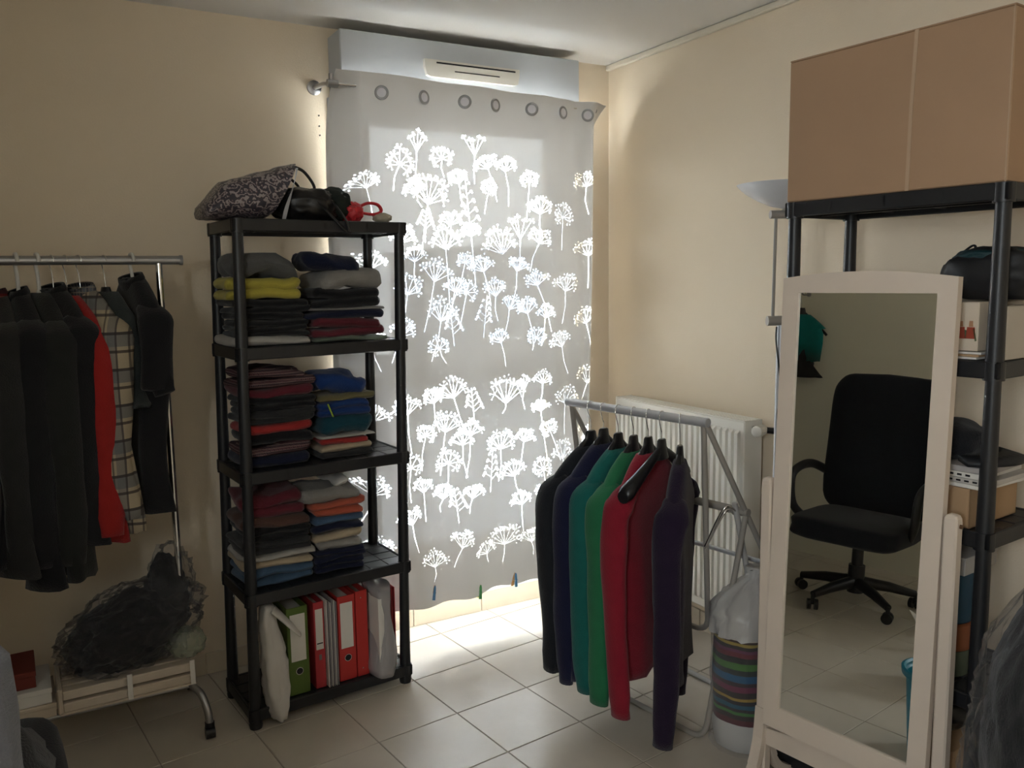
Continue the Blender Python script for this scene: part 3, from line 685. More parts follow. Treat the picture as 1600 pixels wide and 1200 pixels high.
# plastic pouch of papers + red folder
tb = thing('plastic_pouch', 'tall grey translucent plastic pouch of papers right of the red binders', 'plastic pouch', RL_(.47, .03, .0715), LRZ)
def pouch(b):
    rings = []
    for k in range(15):
        t = k/14; z = .335*t; hw = .042*(1-.25*t)+.012*math.sin(t*7); hd_ = .10*(1-.1*t)
        rings.append([(hw*math.copysign(abs(math.cos(a))**.6, math.cos(a))*(1+.25*noise.noise(Vector((a*2, z*14, 3))))+.012*math.sin(t*3), hd_*math.sin(a)+.006*noise.noise(Vector((z*30, a*3, 1))), z+.01*math.cos(a*2+1)*(t)) for a in [2*PI*i/22 for i in range(22)]])
    b.loft(rings)
one(pouch, 'pouch_skin', SLEEVE, tb, 0); one(lambda b: b.box(-.026, -.004, -.085, .09, .004, .30), 'papers', PAPER, tb); one(lambda b: b.box(.0, .018, -.08, .085, .004, .29), 'papers', mat('greyish_paper', (.45,.42,.41), .8), tb)
rf = tag(one(lambda b: (b.box(0, .004, 0, .23, 0, .31, .001), b.box(.010, .014, 0, .23, 0, .305, .001), b.box(.004, .010, .226, .23, 0, .305)), 'card_folder', BR2), 'thin dark red card folder against the right post of the shelf', 'folder'); rf.location = RL_(.531, .015, .0715); rf.rotation_euler = (0, 0, LRZ)
# white plastic bag bulging out of the bottom shelf
wbg = thing('plastic_bag', 'white plastic bag hanging out of the bottom shelf beside the green binder', 'plastic bag', RL_(.072, .03, .0715), LRZ)
def bagfn(b):
    rings = []
    for k in range(20):
        t = k/19; z = -.038*(1-t)+.345*t
        hw = .052*math.sin(PI*min(1, (t+.12)*.75))**.6*(1-.45*t); hd_ = .10*(1-.35*t)
        yo = -.045*(1-t)**1.2
        ring = []
        for i in range(26):
            a = 2*PI*i/26; p = Vector((math.cos(a)*1.4, math.sin(a)*1.4, t*3.4))
            kx = 1+.28*noise.noise(p*1.6)+.16*(1-2*abs(noise.noise(p*3.1)))
            ring.append((hw*math.cos(a)*kx+.006*math.sin(t*5), yo+hd_*.55*math.sin(a)*kx, z))
        rings.append(ring)
    mn = .0
    b.loft(rings)
    b.v = [(x, y if z > -.002 else min(y, -.055), z) for x, y, z in b.v]
WPB = mat('white_bag_plastic', (.62,.59,.56), .38, .05, spec=.5)
one(bagfn, 'bag_body', WPB, wbg, 0)
def flap(b):
    P = smoothpath([(.005,-.03,.335), (.035,-.045,.30), (.062,-.055,.265), (.088,-.06,.232)], 5)
    b.tube(P, [.034-.0012*k for k in range(len(P))], 10, .25)
one(flap, 'handle_flap', WPB, wbg, 0)

# ------------------------------------------------------------------ things on top of the left shelf
pb = thing('printed_carrier_bag', 'grey floral printed carrier bag lying on its side on top of the shelf', 'carrier bag', RL_(.06, .14, 1.726), LRZ)
def printedmat():
    M = mat('grey_floral_print', (.22,.20,.23), .35, .1, 30.); N = M.node_tree.nodes; L = M.node_tree.links; b = N['Principled BSDF']
    tc = N.new('ShaderNodeTexCoord'); vz = N.new('ShaderNodeTexWave'); vz.wave_type = 'RINGS'; vz.inputs['Scale'].default_value = 18; vz.inputs['Distortion'].default_value = 14; vz.inputs['Detail'].default_value = 3; vz.inputs['Detail Scale'].default_value = 2.2
    L.new(tc.outputs['Object'], vz.inputs['Vector']); rp = N.new('ShaderNodeValToRGB'); e = rp.color_ramp.elements
    e[0].color = (.05,.045,.06,1); e[0].position = .45; e[1].color = (.34,.30,.30,1); e[1].position = .8; q = e.new(.62); q.color = (.16,.09,.09,1)
    L.new(vz.outputs['Fac'], rp.inputs[0]); L.new(rp.outputs[0], b.inputs['Base Color']); return M
PRN = printedmat()
def pbag(b):
    rings = []
    for k in range(16):
        t = k/15; x = -.135+.27*t
        hz = (.050+.042*t)*(.35+.65*min(1, t*4+.2)); hy = .09+.02*t
        cz = hz+.002+.012*t*t; ring = []
        for i in range(24):
            a = 2*PI*i/24; cr = .08*(1-2*abs(noise.noise(Vector((x*16, math.cos(a)*1.5, math.sin(a)*1.5)))))+.08*noise.noise(Vector((x*9, a, 5)))
            ring.append((x+(.050*math.sin(a)-.012)*t, hy*math.copysign(abs(math.cos(a))**.7, math.cos(a))*(1+cr), max(.001, cz+hz*math.sin(a)*(1+cr))))
        rings.append(ring)
    b.loft(rings, True, False)
one(pbag, 'bag_body', PRN, pb, 0)
one(lambda b: b.tube(smoothpath([(.155,-.05,.185), (.20,-.05,.17), (.235,-.05,.125), (.23,-.045,.105), (.18,-.04,.108), (.13,-.04,.108)], 6), .0055, 8), 'handle', mat('black_cord', (.015,.013,.013), .6), pb, 0)
one(lambda b: b.tube(smoothpath([(.15,.05,.17), (.195,.05,.15), (.215,.045,.12), (.15,.04,.11)], 6), .005, 8), 'handle', MATS['black_cord'], pb, 0)
def trimflap(b):
    g_ = []
    for k in range(10):
        t = k/9; g_.append([(.160-.075*t+.006*math.sin(t*6), -.09-.055*t, .175-.195*t), (.170-.075*t, -.085-.055*t, .175-.192*t)])
    b.loft([[Vector(a), Vector(c), Vector(c)+Vector((0,.002,0)), Vector(a)+Vector((0,.002,0))] for a, c in g_])
one(trimflap, 'hem_band', mat('pale_hem', (.42,.42,.45), .3), pb)
bk = thing('black_bundle', 'bundle of black handbags and straps on the middle of the shelf top', 'bag', RL_(.27, .12, 1.726), LRZ)
one(lambda b: b.blob((0,0,.055), (.095,.11,.055), .25, 2.2, 2, 4, .6, sq=.8, flatz=.0008), 'bag_body', mat('black_leather', (.014,.013,.013), .4, .2), bk, 0)
one(lambda b: b.blob((.10,.01,.058), (.055,.09,.058), .22, 2.5, 6, 4, .6, sq=.8, flatz=.0008), 'bag_side', mat('dark_green_fabric', (.012,.018,.014), .8, .2), bk, 0)
one(lambda b: b.blob((-.02,-.035,.07), (.045,.05,.036), .2, 2.5, 3, 3, .5), 'bag_flap', mat('dark_brown_leather', (.05,.022,.014), .35, .2), bk, 0)
one(lambda b: b.tube(smoothpath([(.0,-.10,.075), (.03,-.13,.03), (.06,-.152,-.01), (.085,-.156,-.036), (.10,-.155,-.04)], 6), .011, 8, .3), 'strap', MATS['black_leather'], bk, 0)
one(lambda b: b.tube(smoothpath([(.06,-.10,.07), (.085,-.13,.02), (.095,-.152,-.015), (.098,-.156,-.038)], 6), .009, 8, .3), 'strap', MATS['black_leather'], bk, 0)
rs = thing('red_scarf', 'red shiny fabric bunched with a looped strap on the shelf top', 'fabric', RL_(.425, .09, 1.726), LRZ)
REDF = mat('red_satin', (.55,.03,.04), .4, .2, 20.)
one(lambda b: b.blob((0,0,.036), (.040,.05,.036), .35, 2.8, 12, 4, .6, flatz=.0008), 'bunch', REDF, rs, 0)
one(lambda b: b.tube(smoothpath([(.02,-.02,.05), (.055,-.03,.068), (.095,-.03,.064), (.108,-.03,.042), (.08,-.03,.030), (.04,-.025,.034), (.02,-.02,.046)], 7), .009, 8, .6), 'strap_loop', REDF, rs, 0)
kp = tag(one(lambda b: b.loft([[(-.05,-.03,0), (.05,-.03,0), (.05,.03,0), (-.05,.03,0)], [(-.045,-.012,.07), (.045,-.02,.07), (.046,.02,.065), (-.046,.015,.068)], [(-.012,-.002,.13), (.012,-.003,.128), (.012,.003,.128), (-.012,.003,.13)]]), 'kraft_paper_bag', mat('kraft_paper', (.46,.30,.21), .8, .1), None), 'small brown kraft paper bag with a peaked top behind the red fabric', 'paper bag'); kp.location = RL_(.415, .20, 1.726); kp.rotation_euler = (0, 0, LRZ)
st_ = tag(one(lambda b: b.blob((0,0,.017), (.034,.03,.018), .18, 2., 8, 4, .2, flatz=.0008), 'pale_stone', mat('pale_sandstone', (.45,.40,.31), .9, .15, 40., .4), None, 0), 'small pale rounded stone at the right corner of the shelf top', 'stone'); st_.location = RL_(.535, .06, 1.726)

# ------------------------------------------------------------------ garments on hangers
def hook_path(r=.0165, drop=.095, side=1):
    pts = [(0,0,-drop), (0,0,-drop+.02), (side*.004,0,-.045), (side*r,0,-.012)]
    for k in range(9):
        a = -.25+(PI+.45)*k/8; pts.append((side*r*math.cos(a), 0, r*math.sin(a)))
    return smoothpath(pts, 3)
def suit_hanger(loc, ang, label, group, drop=.08, half=.20, m_=None, worn=True):
    t = thing('clothes_hanger', label, 'hanger', loc, ang, group)
    m_ = m_ or DARKP
    def arms(b):
        n = 13; rings = []
        for k in range(-n, n+1):
            q = k/n; s_ = abs(q); x = half*q
            z = -drop-.034-.118*s_**1.15
            h = .017+.012*s_**2 if s_ > .12 else .028
            th = .009+.020*s_**1.3
            if worn and s_ > .22: k_ = min(1, (s_-.22)/.14); h += (.009-h)*k_; th += (.008-th)*k_; z -= .034*k_
            if s_ > .95: h *= .72; th *= .7
            yo = -.02*s_*s_
            rings.append([(x, yo+th*math.cos(a), z+h*math.sin(a)) for a in [2*PI*i/12 for i in range(12)]])
        b.loft(rings)
        # neck block
        b.loft([[(.026*c*w_, .011*s_*w_, z) for c, s_ in [(math.cos(2*PI*i/12), math.sin(2*PI*i/12)) for i in range(12)]] for z, w_ in ((-drop-.065,1.5), (-drop-.03,1.1), (-drop-.004,.9), (-drop,.7))])
    one(arms, 'shoulder_bar', m_, t, 50)
    one(lambda b: b.tube(hook_path(drop=drop), .0016, 6), 'hook', CHROME, t, 60)
    return t
def ring_pts(hw, ht, z, n=32, p=.55):
    return [(math.copysign(abs(math.cos(a))**p, math.cos(a))*hw, math.copysign(abs(math.sin(a))**.9, math.sin(a))*ht, z) for a in [2*PI*i/n for i in range(n)]]
def garment(name, label, cat, group, loc, ang, m_, drop=.12, half=.215, length=.74, sleeve=.70, hw_hem=.23, th=.045, seed=0, sl_r=.055, collar=None, near_in=.0, flare=0., m_sleeve=None, zip_=False, sleeves=(1,-1), shdrop=.145, fold=.012):
    """garment on a hanger: local x towards the room-side shoulder, z = 0 at the rail"""
    t = thing(name, label, cat, loc, ang, group); r = random.Random(seed); ph0 = r.uniform(0, 6)
    def body(b):
        lv = [(0, .058, .022), (-.022, .088, .028), (-.05, .124, .032), (-.08, .158, .035), (-shdrop*.78, half*.90, .037), (-shdrop, half-.004, .037), (-shdrop-.06, half*.99, th*.95), (-.28, half*.93, th)]
        nz = 14
        for k in range(1, nz+1):
            q = k/nz; lv.append((-.28-(length-.28)*q, half*.93*(1-q)+hw_hem*q-.012*math.sin(q*PI), th*(1+.15*math.sin(q*5+seed))))
        rings = []
        for z, hw, ht in lv:
            ring = ring_pts(hw, ht, z-drop); q = min(1, max(0, -z/length)); nr = []
            for (x, y, zz) in ring:
                y += fold*q*1.6*math.sin(x*34+ph0+q*1.5)+fold*q*math.sin(x*17+ph0*2)
                nn = noise.noise(Vector((x*7+seed*3, y*7, zz*4)))
                x2 = x*(1+.05*nn*q); y += .010*nn
                if q > .97: zz += .012*noise.noise(Vector((x*14, y*30, seed)))
                nr.append((x2, y, zz))
            rings.append(nr)
        b.loft(rings)
    one(body, 'body', m_, t, 0)
    ms = m_sleeve or m_
    for s_ in sleeves:
        def slv(b):
            x0 = s_*(half-.034); zs_ = -drop-shdrop+.018
            sway = s_*(.012+.012*r.random()) - s_*near_in*.5
            pts = smoothpath([(x0-s_*.05, 0, zs_+.030), (x0, 0, zs_-.004), (x0+s_*.020, -.008, zs_-.06), (x0+sway+s_*.006, -.016, zs_-.22), (x0+sway*.5, -.016+r.uniform(-.012,.012), zs_-.45*sleeve/.65), (x0+sway*.2+s_*flare, -.010+r.uniform(-.015,.015), zs_-sleeve)], 5)
            rr = []
            for k in range(len(pts)):
                q = k/(len(pts)-1); rr.append((.034+ (sl_r-.034)*min(1, q*4))*(1-.30*max(0, q-.25)/.75)*(1+.018*math.sin(k*1.3+seed))*(.88 if q > .95 else 1))
            b.tube(pts, rr, 14, .62)
            b.v = [(x, y+.008*noise.noise(Vector((x*18, y*18, z*9+seed))), z) for x, y, z in b.v]
        sv = one(slv, 'sleeve', ms, t, 0)
    if collar:
        def col(b):
            n = 20; rings = []
            for k, (hr, z) in enumerate(((.056,-.028), (.060,-.005), (.056,.010), (.050,.006))):
                rings.append([(hr*1.25*math.cos(2*PI*i/n), hr*.55*math.sin(2*PI*i/n)-.004*k, z-drop-.004+.012*math.sin(2*PI*i/n)) for i in range(n)])
            b.loft(rings, False, False)
        cb = one(col, 'collar', collar, t, 0)
    return t

# --- sweaters on the folding dryer
KN = dict(black=cloth('knit_black', (.018,.020,.026)), navy=cloth('knit_navy', (.012,.014,.045)), teal=cloth('knit_teal', (.010,.13,.115)), green=cloth('knit_green', (.022,.17,.075)), red=cloth('knit_red', (.26,.014,.030)), wine=cloth('knit_wine', (.16,.012,.022)), purple=cloth('knit_purple', (.018,.010,.028)))
D = [((-.743,-.916),.985,187,'charcoal black knitted sweater farthest from the mirror on the dryer','black',.145,.10),
     ((-.732,-.978),1.002,196,'navy blue knitted sweater between the black and teal ones','navy',.13,.10),
     ((-.720,-1.046),.995,198,'teal green knitted sweater on the dryer','teal',.13,.13),
     ((-.708,-1.115),.996,201,'bright green knitted sweater between the teal and red ones','green',.115,.16),
     ((-.697,-1.179),1.0,203,'crimson red knitted sweater on the dryer','red',.105,.16),
     ((-.687,-1.235),1.0,202,None,None,None,None),
     ((-.674,-1.309),.99,223,'dark purple knitted sweater at the near end of the dryer rail','purple',.07,.22)]
hang_lab = ['black suit hanger holding the charcoal black sweater','black suit hanger holding the navy sweater','black suit hanger holding the teal sweater','black suit hanger holding the bright green sweater','black suit hanger holding the crimson sweater','empty black suit hanger in front of the crimson sweater','black suit hanger seen end-on holding the purple sweater']
for k, ((x, y), zn, ang, lab, kk, zsl, zb) in enumerate(D):
    dr = 1.075-zn; a = math.radians(ang)
    suit_hanger((x, y, 1.075), a, hang_lab[k], 'black hangers on the folding dryer', drop=dr, half=.205, worn=bool(lab))
    if lab:
        garment('sweater', lab, 'sweater', 'sweaters hanging on the folding dryer', (x, y, 1.075), a, KN[kk], drop=dr+.052, half=.212, length=zn-.052-zb-.05, sleeve=zn-.052-.127-zsl, hw_hem=.20, th=.030, seed=k+1, sl_r=.052, collar=None, near_in=.02, fold=.010, shdrop=.145)

# --- folding dryer
dy = thing('folding_dryer', 'grey metal folding clothes dryer in front of the radiator', 'clothes dryer', (-.60, -1.1, 0))
O_ = Vector((-.60, -1.1, 0))
def dt(pts, r, name, m_=GREYP, k=6):
    P = smoothpath(pts, k) if k else [Vector(p) for p in pts]
    mb = MB(); mb.tube([p-O_ for p in P], r, 10); mb.build(name, m_, dy, 50)
ta, tb_ = Vector((-.764,-.80,1.075)), Vector((-.655,-1.415,1.075))
la, lb = Vector((-.585,-.80,.765)), Vector((-.478,-1.415,.765))
dt([ta, tb_], .0145, 'top_rail', SILVER, 0)
dt([la, lb], .0135, 'middle_rail', GREYP, 0)
def corner(a, b, c, d, r=.06):                # U frame a-b-c-d with rounded corners
    out = [a]
    for p, q, n_ in ((a, b, c), (b, c, d)):
        d1 = (p-q).normalized(); d2 = (n_-q).normalized()
        for t in range(7):
            s_ = t/6; out.append((q+d1*r)*(1-s_)**2+q*2*s_*(1-s_)+(q+d2*r)*s_*s_)
    return out+[d]
off = lambda p, dv: Vector(p)+Vector(dv)
nr, fr_ = Vector((.004,-.02,0)), Vector((0,.02,0))
# hanging U frame from the top rail
dt(corner(tb_+fr_, Vector((-.50,-1.262,.315)), Vector((-.60,-.72,.315)), ta+nr), .0095, 'hanging_frame', GREYP, 0)
# struts from top rail down past the middle rail
for a, l in ((tb_, lb), (ta, la)):
    dd = (l-a); s_ = fr_ if a is tb_ else nr
    dt([a+s_*.6, a+dd*1.62+s_*.6], .0095, 'strut', GREYP, 0)
e1, e2 = tb_+(lb-tb_)*1.62, ta+(la-ta)*1.62
dt([e1+fr_*.6, e2+nr*.6], .008, 'lower_rail', SILVER, 0)
# floor U frames (crossed legs)
dt(corner(lb+fr_*.5+Vector((.0,0,.0)), Vector((-.612,-1.372,.010)), Vector((-.685,-.80,.010)), la+nr*.5), .0095, 'leg_frame', GREYP, 0)
dt(corner(lb+fr_*1.6+Vector((-.03,0,.03)), Vector((-.293,-1.372,.010)), Vector((-.345,-.80,.010)), la+nr*1.6+Vector((-.03,0,.03))), .0095, 'leg_frame', mat('pale_grey_tube', (.45,.44,.43), .45), 0)
dt([lb+Vector((-.02,.03,.0)), lb+Vector((-.075,.03,.02)), Vector((-.575,-1.330,.66)), Vector((-.572,-1.326,.65))], .004, 'locking_wire', CHROME)
dt([lb+Vector((-.02,.045,-.01)), lb+Vector((-.06,.045,.0)), Vector((-.572,-1.322,.640))], .004, 'locking_wire', CHROME)

# ------------------------------------------------------------------ clothes rail on the left
RX0, RX1, RYR, RZR = -3.28, -2.05, -.30, 1.598
cr = thing('clothes_rail', 'chrome clothes rail on casters along the window wall', 'clothes rail', (-2.66, RYR, 0))
OR = Vector((-2.66, RYR, 0))
def rt(pts, r, nm, m_=STEEL, k=0):
    P = smoothpath(pts, k) if k else [Vector(p) for p in pts]
    mb = MB(); mb.tube([p-OR for p in P], r, 12); return mb.build(nm, m_, cr, 50)
rt([(RX0-.05,RYR,RZR), (RX1+.065,RYR,RZR)], .0145, 'hanging_bar', STEEL); rt([(RX1+.065,RYR,RZR), (RX1+.075,RYR,RZR)], .0165, 'end_cap', mat('grey_cap', (.3,.3,.3), .5)); rt([(RX0-.06,RYR,RZR), (RX0-.05,RYR,RZR)], .0165, 'end_cap', MATS['grey_cap'])
for x in (RX0, RX1):
    rt([(x,RYR,RZR-.01), (x,RYR,.155)], .0115, 'upright', CHROME)
    fx = .04 if x > -2.5 else -.04
    rt([(x+fx,RYR-.20,.055), (x+fx*.9,RYR-.196,.10), (x+fx*.6,RYR-.165,.145), (x+fx*.15,RYR-.11,.155), (x,RYR,.155), (x+fx*.15,RYR+.11,.155), (x+fx*.6,RYR+.165,.145), (x+fx*.9,RYR+.196,.10), (x+fx,RYR+.20,.055)], .0125, 'foot', STEEL, 5)
    for s_ in (-1, 1):
        o = rt([(x+fx,RYR+s_*.20,.058), (x+fx,RYR+s_*.20,.040)], .016, 'caster', DARKP)
        mb = MB(); mb.tube([(-.015,0,0), (.015,0,0)], .021, 16); q = mb.build('wheel', DARKP, o, 40); q.location = Vector((x+fx,RYR+s_*.20,.0215))-OR
for y in (-.10, .10): rt([(RX0,RYR+y,.155), (RX1,RYR+y,.155)], .009, 'base_bar', STEEL)

LR = cloth('lr_black', (.012,.012,.014)); LRfuzz = cloth('lr_fuzzy', (.018,.019,.018)); LRred = cloth('lr_red', (.30,.018,.016)); LRchar = cloth('lr_charcoal', (.022,.022,.022)); LRvest = cloth('lr_vest', (.03,.036,.036))
PLB = plaid('beige_blue_plaid', (.40,.33,.23), (.13,.14,.15), (.05,.04,.04), 9.); PLR = plaid('dark_red_plaid', (.12,.015,.018), (.02,.02,.025), (.2,.08,.06), 14.)
def slim_hanger(loc, ang, label, white):
    t = thing('clothes_hanger', label, 'hanger', loc, ang, 'hangers on the clothes rail')
    m_ = mat('white_hanger_plastic', (.68,.66,.62), .4) if white else DARKP
    def arms(b):
        P = smoothpath([(-.165,0,-.245), (-.09,0,-.17), (-.02,0,-.115), (0,0,-.098), (.02,0,-.115), (.09,0,-.17), (.165,0,-.245)], 5); b.tube(P, .008, 8)
        if not white: b.loft([[(.026*c*w_, .014*s_*w_, z) for c, s_ in [(math.cos(2*PI*i/12), math.sin(2*PI*i/12)) for i in range(12)]] for z, w_ in ((-.14,1.3), (-.10,1.0), (-.085,.8))])
    one(arms, 'shoulder_bar', m_, t, 50)
    one(lambda b: b.tube(hook_path(.020 if white else .0165, .098, -1), .0058 if white else .0018, 8), 'hook', m_ if white else CHROME, t, 60)
GL_ = [  # x on rail, turn, label, category, material, drop, half, length, sleeve, white hanger, extras
 (-2.132, 15,'black short-sleeved jacket at the right end of the clothes rail','jacket',LR,.055,.195,.76,.24,True,dict(th=.05,sl_r=.055,collar=LR,hw_hem=.165,flare=.035)),
 (-2.214, 21,'dark grey vest between the black jacket and the plaid shirt','vest',LRvest,.10,.175,.36,.0,False,dict(sleeves=(),th=.035)),
 (-2.287, 29,'beige and grey plaid shirt on the clothes rail','shirt',PLB,.085,.205,.78,.60,False,dict(collar=plaid('grey_plaid_collar', (.14,.15,.17), (.05,.05,.06), (.3,.25,.2), 30.),th=.028,sl_r=.05,hw_hem=.20,flare=.02)),
 (-2.325, 25,'bright red fleece jacket on the clothes rail','jacket',LRred,.11,.205,.78,.62,False,dict(th=.03,sl_r=.055,hw_hem=.21,flare=.03)),
 (-2.362, 21,'plain black jacket next to the red fleece','jacket',LR,.085,.21,.79,.62,False,dict(th=.045,collar=LR,sl_r=.055)),
 (-2.402, 14,'fuzzy dark grey cardigan on a white hanger','cardigan',LRfuzz,.10,.22,.88,.70,True,dict(th=.05,sl_r=.06)),
 (-2.458, 10,'black woollen coat beside the fuzzy cardigan','coat',LR,.095,.22,.90,.70,True,dict(th=.05,collar=LR)),
 (-2.515, 8,'dark coat with a red plaid scarf collar at the frame edge','coat',LRchar,.10,.22,.84,.70,False,dict(th=.05,collar=PLR)),
 (-2.60, 6,'thick black winter jacket at the hidden part of the rail','jacket',LR,.11,.22,.80,.68,False,dict(th=.06)),
 (-2.72, 3,'charcoal jacket hanging left of the winter jacket','jacket',LRchar,.11,.22,.74,.66,False,dict(th=.05)),
 (-2.88, 0,'long black jacket on the far half of the rail','jacket',LR,.11,.22,.80,.68,False,dict(th=.05))]
for k, (x, ta_, lab, cat, m_, dr, hf, ln, sl, wh, ex) in enumerate(GL_):
    a = -PI/2+math.radians(ta_)
    slim_hanger((x, RYR, RZR), a, ('white plastic hanger carrying the ' if wh else 'black hanger carrying the ')+lab.split(' at the')[0].split(' on ')[0].split(' between')[0].split(' next')[0].split(' beside')[0].split(' hanging')[0], wh)
    garment(cat if cat != 'shirt' else 'plaid_shirt', lab, cat, 'garments on the clothes rail', (x, RYR, RZR), a, m_, drop=dr, half=hf, length=ln, sleeve=sl, seed=20+k, **{**dict(sl_r=.06), **ex})
# two hooks on the left wall, reflected in the mirror
TQ = cloth('turquoise_cotton', (.01,.20,.19))
for k, (y, xo) in enumerate(((-.50, -3.435), (-.585, -3.415))):
    hk = thing('wall_hook', ('metal wall hook holding the short charcoal jacket', 'metal wall hook holding the turquoise top')[k], 'hook', (XL, y, 1.60), 0, 'hooks on the left wall')
    one(lambda b: b.tube([(0,0,0), (.006,0,0)], .014, 14), 'back_plate', STEEL, hk, 40); one(lambda b: b.tube(smoothpath([(.004,0,0), (.05,0,-.004), (.095,0,-.004), (.105,0,.012)], 4), .005, 8), 'peg', STEEL, hk, 40)
slim_hanger((-3.435, -.50, 1.60), -PI/2, 'black hanger carrying the short charcoal jacket on the left wall', False)
garment('jacket', 'short charcoal jacket on a wall hook seen in the mirror', 'jacket', 'garments on the left wall', (-3.435, -.50, 1.60), -PI/2, LRchar, drop=.085, half=.15, length=.42, sleeve=.26, th=.022, sl_r=.03, seed=40)
slim_hanger((-3.40, -.585, 1.60), -PI/2, 'black hanger carrying the turquoise top on the left wall', False)
garment('strap_top', 'turquoise top on a wall hook seen in the mirror', 'top', 'garments on the left wall', (-3.40, -.585, 1.60), -PI/2, TQ, drop=.125, half=.15, length=.13, hw_hem=.14, th=.012, sleeves=(), seed=41, shdrop=.11, fold=.004)

# ------------------------------------------------------------------ things on and under the clothes rail base
sl = thing('slatted_wood_panel', 'pale slatted wooden panels stacked flat on the clothes rail base', 'slatted panel', (-2.24, -.30, .1645), .02)
for k in range(2):
    for j in range(5):
        one(lambda b: b.box(-.195, .20, -.12+j*.049, -.12+j*.049+.042, .006+k*.040, .036+k*.040, .003), 'slat', WOODP, sl)
one(lambda b: b.box(-.205, .205, -.125, .125, 0, .006, .001), 'base_board', WOODP, sl)
one(lambda b: [b.box(x-.008, x+.008, -.129, -.124, .002, .088, .001) for x in (-.0, .195)], 'strap', PAPER, sl)
one(lambda b: b.box(-.21, -.195, -.12, .12, .0, .085, .004), 'end_board', WOODP, sl)
for (x, y, z, sx, sy, sz, lab, m_) in ((-2.575,-.31,.1645,.12,.11,.045,'flat cream box below the white carton on the rail base',WOODP),(-2.57,-.315,.21,.105,.10,.050,'white carton with a torn corner on the rail base',PAPER),(-2.605,-.30,.2605,.10,.09,.055,'dark red cardboard box on top of the white carton',mat('dark_red_card', (.16,.025,.015), .7, .1))):
    t = thing('carton', lab, 'box', (x, y, z), .03)
    one(lambda b: b.box(-sx, sx, -sy, sy, 0, sz*.7, .002), 'box_body', m_, t); one(lambda b: b.box(-sx-.002, sx+.002, -sy-.002, sy+.002, sz*.68, sz, .002), 'lid', m_, t)
jb = thing('bagged_clothes', 'heap of black clothes in a torn clear plastic bag on the slatted panels', 'bag', (-2.20, -.30, .251), .1)
one(lambda b: (b.blob((-.02,0,.105), (.175,.12,.11), .34, 2.2, 15, 5, .55, T=Matrix.Rotation(-.28, 3, 'Y'), flatz=.001), b.blob((.11,.02,.21), (.06,.06,.115), .3, 2.2, 17, 4, .55)), 'black_clothes', cloth('heap_black', (.013,.012,.013)), jb, 0)
one(lambda b: b.blob((-.01,-.0,.115), (.205,.14,.12), .35, 2.6, 19, 5, .8, T=Matrix.Rotation(-.30, 3, 'Y'), flatz=.001), 'plastic_film', FILM, jb, 0)
one(lambda b: b.blob((.125,.0,.24), (.065,.05,.12), .4, 2.4, 20, 4, .8), 'plastic_film', FILM, jb, 0)
pg_ = tag(one(lambda b: b.blob((0,0,.045), (.055,.06,.045), .35, 2.4, 23, 4, .7, flatz=.0008), 'tied_plastic_bag', clear_plastic('green_tint_plastic', (.45,.48,.36), .35, .2), None, 0), 'small crumpled clear plastic bag at the right end of the slatted panels', 'plastic bag'); pg_.location = (-2.05, -.36, .251)

# ------------------------------------------------------------------ floor lamp
lp = thing('floor_lamp', 'white uplighter floor lamp with a shallow bowl beside the radiator', 'floor lamp', (-.20, -1.272, 0))
one(lambda b: b.lathe([(.12,0), (.12,.012), (.09,.022), (.02,.03), (.014,.05)], n=32), 'base', SILVER, lp, 40)
one(lambda b: b.tube([(-.004,0,.03), (0,0,1.35)], .0135, 14), 'pole', SILVER, lp, 40)
one(lambda b: b.tube([(-.045,.02,1.365), (.045,-.025,1.365)], .017, 14), 'pole_joint', GREYP, lp, 40)
for s_ in (-1, 1): one(lambda b: b.tube([(s_*.026,-s_*.013,1.37), (s_*.026+.004,-s_*.013,1.72)], .0055, 10), 'upper_rod', GREYP, lp, 40)
one(lambda b: b.tube([(-.042,.02,1.722), (.048,-.024,1.722)], .014, 14), 'bowl_bracket', GREYP, lp, 40)
one(lambda b: b.tube([(.004,0,1.73), (.004,0,1.75)], .010, 10), 'bowl_stem', GREYP, lp, 40)
def bowl(b):
    pr = [(.012,1.742), (.045,1.750), (.085,1.768), (.125,1.792), (.150,1.814), (.156,1.822)]
    b.lathe(pr+[(.153,1.822), (.147,1.815), (.122,1.795), (.083,1.772), (.045,1.756), (.01,1.752)], n=40)
GB = mat('frosted_glass', (.72,.74,.78), .2, .03)
one(bowl, 'bowl_shade', GB, lp, 50)
one(lambda b: b.tube(smoothpath([(-.02,-.0,1.345), (-.032,-.01,1.30), (-.028,-.02,1.22), (-.016,-.02,1.14), (-.016,-.016,1.08), (-.022,-.016,1.04), (-.014,-.016,.9), (-.014,-.016,.1)], 6), .003, 6), 'cable', DARKP, lp, 0)
one(lambda b: b.box(-.026, -.008, -.035, -.016, 1.02, 1.075, .004), 'foot_dimmer', DARKP, lp)

# ------------------------------------------------------------------ quilt pack in plastic
qp = thing('quilt_pack', 'striped quilt roll packed in a clear plastic bag beside the mirror', 'quilt pack', (-.497, -1.43, 0))
bd = [(0.0,(.60,.59,.56)), (.105,(.10,.012,.02)), (.125,(.035,.02,.02)), (.140,(.05,.20,.04)), (.150,(.03,.025,.03)), (.160,(.01,.10,.16)), (.172,(.02,.02,.03)), (.186,(.36,.24,.04)), (.196,(.03,.02,.02)), (.215,(.16,.02,.06)), (.236,(.04,.02,.03)), (.250,(.01,.10,.22)), (.272,(.02,.03,.03)), (.290,(.06,.19,.03)), (.312,(.02,.02,.02)), (.330,(.15,.015,.03)), (.345,(.14,.03,.08)), (.355,(.03,.02,.02)), (.366,(.36,.26,.05)), (.376,(.06,.03,.02)), (.384,(.58,.53,.46))]
bd = [b_ for b_ in bd]
QS = stripes('quilt_stripes', bd, 0.0, .5)
